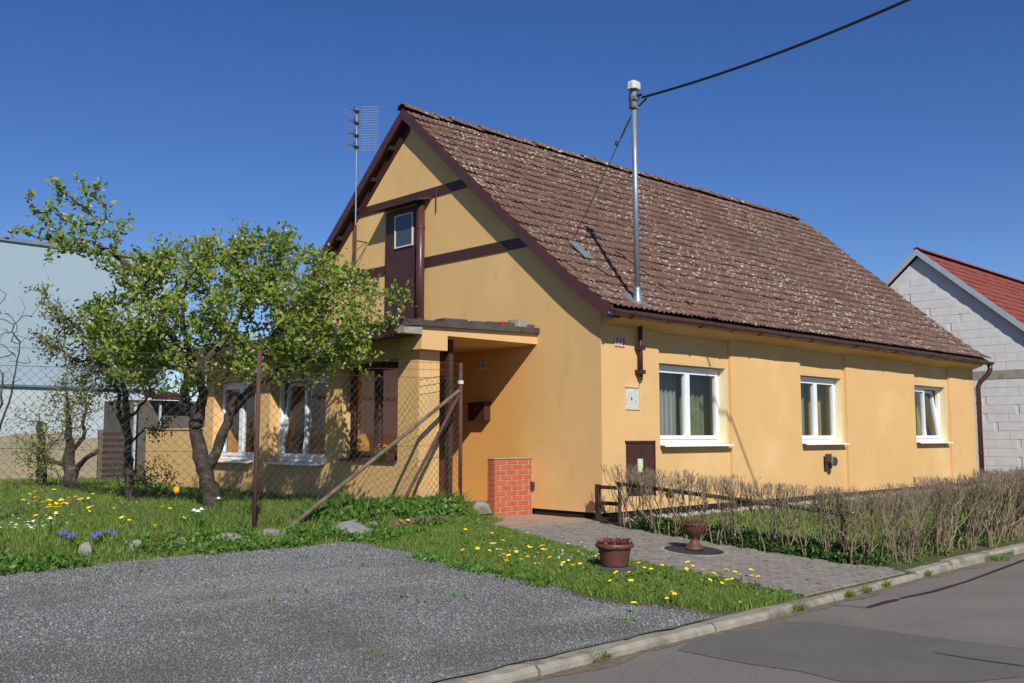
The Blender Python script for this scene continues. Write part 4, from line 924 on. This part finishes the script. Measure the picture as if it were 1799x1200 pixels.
# ------------------------------------------------------------------ plants: grass and weeds are uncountable, flowers are things
verge = [(-4.15, -.3), (-4.1, -1.), (-4.15, -1.9), (-4.05, -3.2), (-3.8, -4.0), (-3.4, -4.45), (-2.42, -4.45), (-2.25, -3.3), (-2.36, -2.4), (-2.3, -1.6), (-2.02, -.5), (-1.85, .1), (-1.75, .5), (-1.1, .9), (-1.05, 1.4), (-1.7, 1.4), (-2.3, .8), (-4.2, .2)]
def grass(name, poly, n, h, wd, m=grassm, keep=None, lean=.4, kind='stuff'):
    P = ground_pts(poly, n)
    k = wob(P[:, 0], P[:, 1]) > (-1.5 if keep is None else keep)+rng.normal(0, .4, n); P = P[k]
    hh_ = rng.uniform(h*.45, h*1.25, len(P))*(1+.35*wob(P[:, 0]*.7+3, P[:, 1]*.7)/2)
    Vv, Fv = blades(P, np.maximum(hh_, .015), wd, lean); o = link(name, np_mesh(name, Vv, Fv), m); o['kind'] = kind
    return o
tag(grass('verge_grass', verge, 52000, .06, .0038, keep=-1.7), 'short green grass on the verge beside the path', 'grass')
garden = [(-12, .3), (-4.3, .25), (-2.6, .6), (-1.7, 1.0), (-1.9, 1.42), (-2.25, 1.4), (-2.25, 13.9), (-13, 13.9)]
tag(grass('garden_grass', garden, 85000, .075, .005, keep=-1.9), 'green lawn behind the chain-link fence', 'grass')
tag(grass('bank_grass', [(-9.5, .12), (-4.2, .12), (-2.4, .7), (-2.3, 1.4), (-4, 3.5), (-9.5, 3.5)], 42000, .07, .0042, keep=-2.2), 'thick grass on the bank between gravel and garden trees', 'grass')
tag(grass('verge_thatch', verge, 5200, .06, .003, dry, .9, .8), 'dry yellow thatch patches in the verge grass', 'dry grass')
lawn = [(.0, -3.95), (20, -3.95), (20, -.5), (-.1, -.5)]
tag(grass('front_lawn', lawn, 60000, .085, .005, keep=-1.9), 'green lawn strip between hedge and house front', 'grass')
tag(grass('dry_stalks', [(-7, .1), (-4.3, .15), (-2.2, .7), (-2, 1.2), (-4.5, .9), (-7, .8)], 2600, .12, .003, dry, .3, .6), 'dry straw stalks along the garden edge', 'dry grass')
def broad(name, poly, n, clump, ls, m, label, keep=None, up=.6, z=.03):
    P0 = ground_pts(poly, n)
    if keep is not None: P0 = P0[wob(P0[:, 0], P0[:, 1]) > keep]
    P = np.repeat(P0, clump, 0); k = len(P); P = P+np.column_stack([rng.normal(0, .035, (k, 2)), rng.uniform(0, z, k)])
    D = rand_dirs(k, up); W = np.cross(D, rand_dirs(k)); W /= np.linalg.norm(W, axis=1, keepdims=True); s = ls*rng.uniform(.6, 1.3, (k, 1))
    Vv, Fv = leaves(P, D*s, W*s*.3); o = link(name, np_mesh(name, Vv, Fv), m); o['kind'] = 'stuff'; return tag(o, label, 'weeds')
edgebed = [(-9, -.05), (-4.3, .02), (-4.0, -.3), (-2.6, .5), (-2.2, .9), (-4.5, .75), (-9, .75)]
broad('edge_weeds', edgebed, 1500, 9, .05, weedm, 'low leafy weeds along the gravel edge', -.5, .5, .09)
broad('verge_weeds', verge, 900, 9, .045, weedm, 'broad-leaved weeds among the verge grass', 0.1, .4, .03)
bedp = [(-4.0, .7), (-2.9, .75), (-1.75, .95), (-1.65, 1.38), (-2.3, 1.38), (-3.2, 1.5), (-4.2, 1.3)]
broad('bed_weeds', bedp, 420, 9, .07, weedm, 'leafy plants covering the raised flower bed', -1.2, .8, .12)
broad('hedge_ground_cover', [(-.40, -.8), (.25, -.7), (.5, -2.2), (.7, -3.9), (.0, -4.1), (-.28, -3.6), (-.38, -2.6)], 900, 9, .05, ivym, 'dark green periwinkle leaves under the path hedge', None, .6, .13)
broad('hedge_foot_weeds', [(.0, -4.2), (16, -4.2), (16, -3.7), (.0, -3.7)], 700, 8, .05, weedm, 'fresh green weeds at the foot of the street hedge', -.6, .7, .07)
broad('verge_edge_weeds', [(-4.35, -.1), (-4.0, -.2), (-3.95, -3.2), (-3.5, -4.2), (-3.7, -4.25), (-4.25, -3.2)], 260, 10, .05, weedm, 'leafy weeds creeping from the verge over the gravel edge', -.3, .4, .03)
broad('joint_weeds', pathbed, 160, 8, .03, weedm, 'little weeds growing in the path joints', .6, .4, .012)
broad('gravel_weeds', [(-7.5, -.2), (-4.2, -.2), (-4.1, -4.2), (-7, -4.2)], 90, 16, .035, weedm, 'small weeds growing in the gravel', .8, .4, .02)
o = link('white_pebbles', stones(0, sample([(.0, -.30), (13.9, -.30), (13.9, -.05), (.0, -.05)], 1900), rng.uniform(.015, .035, 1900), .7, 'white_pebbles', .01), pebble, kind='stuff'); tag(o, 'white pebble strip along the foot of the house wall', 'pebbles')
# grass tufts at the kerb foot
for i, (px, py) in enumerate([(1035, 1158), (1385, 1073), (1500, 1040), (1530, 1030), (1470, 1048), (1620, 1012), (1760, 985)]):
    p = P2(px, py); P = np.column_stack([rng.normal(p[0], .05, 130), np.minimum(rng.normal(p[1], .03, 130), ky(p[0])-.075), np.full(130, -.449)]); Vv, Fv = blades(P, rng.uniform(.03, .10, 130), .004, .7)
    P_ = np.array([p[0], p[1], -.449]); o = link('grass_tuft', np_mesh('grass_tuft', Vv-P_, Fv), grassm, loc=P_)
    tag(o, ['tuft of grass with a yellow flower at the foot of the near kerb', 'dense green tuft at the kerb below the verge corner', 'low tuft at the kerb foot below the paved path', 'low tuft at the kerb foot right of the path', 'tiny tuft at the kerb foot left of the path end', 'small tuft at the kerb foot below the hedge', 'tuft at the kerb foot near the right picture edge'][i], 'grass tuft', 'tufts along the kerb')
# strap-leaved clumps in the raised bed
for i, (px, py) in enumerate([(560, 905), (610, 890), (650, 880), (690, 895), (720, 880), (750, 885), (775, 890), (640, 905), (540, 920), (435, 910), (600, 870), (800, 890)]):
    p = on_ground(px, py); n = 60; P = np.column_stack([rng.normal(0, .06, (n, 2)), np.zeros(n)]); Vv, Fv = blades(P, rng.uniform(.12, .30, n), .012, .38)
    tag(link('bed_plant', np_mesh('bed_plant', Vv, Fv), weedm, loc=tuple(p)), 'strap-leaved green clump in the raised bed before the veranda', 'plant', 'green clumps in the raised bed')
def dandelion_mesh():
    b = MB(); b.tube([(0, 0, 0), (.004, 0, .05), (.0, .003, .085)], .0025, 4, False); V = [(0, 0, .100)]; n = 14
    for i in range(n): t = 2*math.pi*i/n; r = .022 if i % 2 else .017; V.append((r*math.cos(t), r*math.sin(t), .088+(.006 if i % 2 else 0)))
    V.append((0, 0, .080)); b.add(V, [(0, 1+i, 1+(i+1) % n) for i in range(n)]+[(n+1, 1+(i+1) % n, 1+i) for i in range(n)])
    me = b.mesh('dandelion'); me.materials.append(grassm); me.materials.append(yellow)
    for p in me.polygons:
        if p.index >= 8: p.material_index = 1
    return me
dm = dandelion_mesh(); k = 0
def daisy_mesh():
    b = MB(); b.tube([(0, 0, 0), (0, .002, .05)], .002, 3, False); b.lathe([(.001, .048), (.012, .054), (.012, .056), (.001, .058)], 8); me = b.mesh('daisy'); me.materials.append(grassm); me.materials.append(daisy_m)
    for p in me.polygons:
        if p.index >= 3: p.material_index = 1
    return me
ym = daisy_mesh()
def scatter(me, name, pix, label, cat, grp, s=(.85, 1.3), tilt=.3):
    for px, py in pix:
        p = on_ground(px, py+6); o = link(name, me, None, None, tuple(p), (random.gauss(0, tilt), random.gauss(0, tilt), random.uniform(0, 6)))
        q = random.uniform(*s); o.scale = (q, q, q); tag(o, label, cat, grp)
near_d = [(860, 965), (867, 962), (872, 968), (880, 960), (855, 975), (838, 972), (820, 975), (875, 978), (885, 985), (897, 988), (888, 998), (912, 992), (922, 965), (932, 970), (927, 985), (950, 968), (958, 970), (965, 975), (952, 975), (995, 1000), (1008, 1002), (1020, 998), (1024, 960), (926, 945), (862, 942), (815, 938), (1092, 1018), (1110, 1014), (1077, 1028), (1108, 1034), (1125, 1000), (1173, 1062), (1180, 1050), (1160, 1000), (1200, 1005), (1212, 998), (1217, 1000), (1235, 1012), (1245, 1020), (1238, 1028), (1262, 1032), (1272, 1015), (1288, 1015), (1286, 1025), (1280, 1032), (1230, 1027), (1305, 1018), (1315, 1012), (1322, 1020), (1335, 1023), (1297, 1065), (1116, 1077), (1182, 1055), (975, 990), (905, 975), (1145, 1010), (1128, 1006)]
scatter(dm, 'dandelion', near_d, 'yellow dandelion flowering in the verge grass beside the path', 'dandelion', 'dandelions on the verge')
gard_d = [(random.gauss(80, 35), random.gauss(890, 9)) for _ in range(34)]+[(random.uniform(130, 300), random.uniform(868, 900)) for _ in range(14)]+[(220, 920), (225, 922), (275, 933), (315, 920), (700, 925), (715, 920), (640, 905)]
scatter(dm, 'dandelion', gard_d, 'yellow dandelion flowering in the lawn behind the wire fence', 'dandelion', 'dandelions in the garden lawn', (.9, 1.4))
scatter(dm, 'dandelion', [(random.uniform(1400, 1760), random.uniform(880, 925)) for _ in range(22)], 'yellow dandelion flowering behind the street hedge', 'dandelion', 'dandelions behind the hedge')
scatter(ym, 'daisy', [(random.gauss(965, 55), random.gauss(975, 10)) for _ in range(34)]+[(random.gauss(1025, 20), random.gauss(975, 8)) for _ in range(8)], 'small white daisy in the verge grass beside the round planter', 'daisy', 'daisies on the verge')
scatter(ym, 'daisy', [(random.uniform(0, 140), random.uniform(905, 932)) for _ in range(40)], 'small white daisy in the lawn at far left', 'daisy', 'daisies in the garden lawn', (.9, 1.4))
def bulb_flower(name, px, py, h, head, m, label, nleaf=7, lh=.2, d=None):
    p = on_ground(px, py); r = empty(name, tuple(p)); tag(r, label, name.replace('_', ' '))
    MB().tube([(0, 0, 0), (.01, .005, h*.6), (0, 0, h)], .005, 5).build('stem', weedm, r); MB().lathe([(x, z+h-.01) for x, z in head], 10).build('flower', m, r, smooth=True)
    P = np.column_stack([rng.normal(0, .025, (nleaf, 2)), np.zeros(nleaf)]); Vv, Fv = blades(P, rng.uniform(lh*.7, lh*1.2, nleaf), .010, .3); link('leaves', np_mesh('leaves', Vv, Fv), weedm, r)
TUL = [(.004, 0), (.026, .012), (.036, .040), (.032, .065), (.020, .085), (.008, .075)]
bulb_flower('tulip', 308, 925, .36, TUL, mat('tulip_yellow', (.85, .42, .01), .6, scale=60, col2=(.75, .25, .01)), 'single tall yellow tulip in front of the apple tree')
NAR = [(.003, 0), (.035, .012), (.038, .016), (.014, .018), (.016, .035), (.004, .034)]
for i, (px, py) in enumerate([(340, 930), (347, 932), (353, 928), (383, 905)]): bulb_flower('narcissus', px, py, .20, NAR, daisy_m, ['white narcissus, left of the three by the apple trunk', 'white narcissus in the middle of the three by the apple trunk', 'white narcissus, right of the three by the apple trunk', 'lone white narcissus against the apple trunk'][i], 12)
for i, (px, py) in enumerate([(87, 942), (97, 932)]): bulb_flower('narcissus', px, py, .17, NAR, mat('pale_yellow', (.85, .72, .25), .6), ['lower pale yellow narcissus left of the grape hyacinths', 'upper pale yellow narcissus left of the grape hyacinths'][i], 10)
MUS = [(.004, 0), (.014, .012), (.013, .04), (.004, .06)]
for i, (px, py) in enumerate([(105, 955), (114, 953), (121, 960), (129, 958), (162, 958), (166, 962), (170, 957), (175, 955), (191, 952), (200, 955)]):
    p = on_ground(px, py); r = empty('grape_hyacinth', tuple(p)); tag(r, 'violet blue grape hyacinth at the gravel edge on the left', 'flower', 'grape hyacinths')
    MB().tube([(0, 0, 0), (0, 0, .08)], .004, 4).build('stem', weedm, r); MB().lathe([(x*1.1, z+.07) for x, z in MUS], 8).build('flower', blue_m, r)
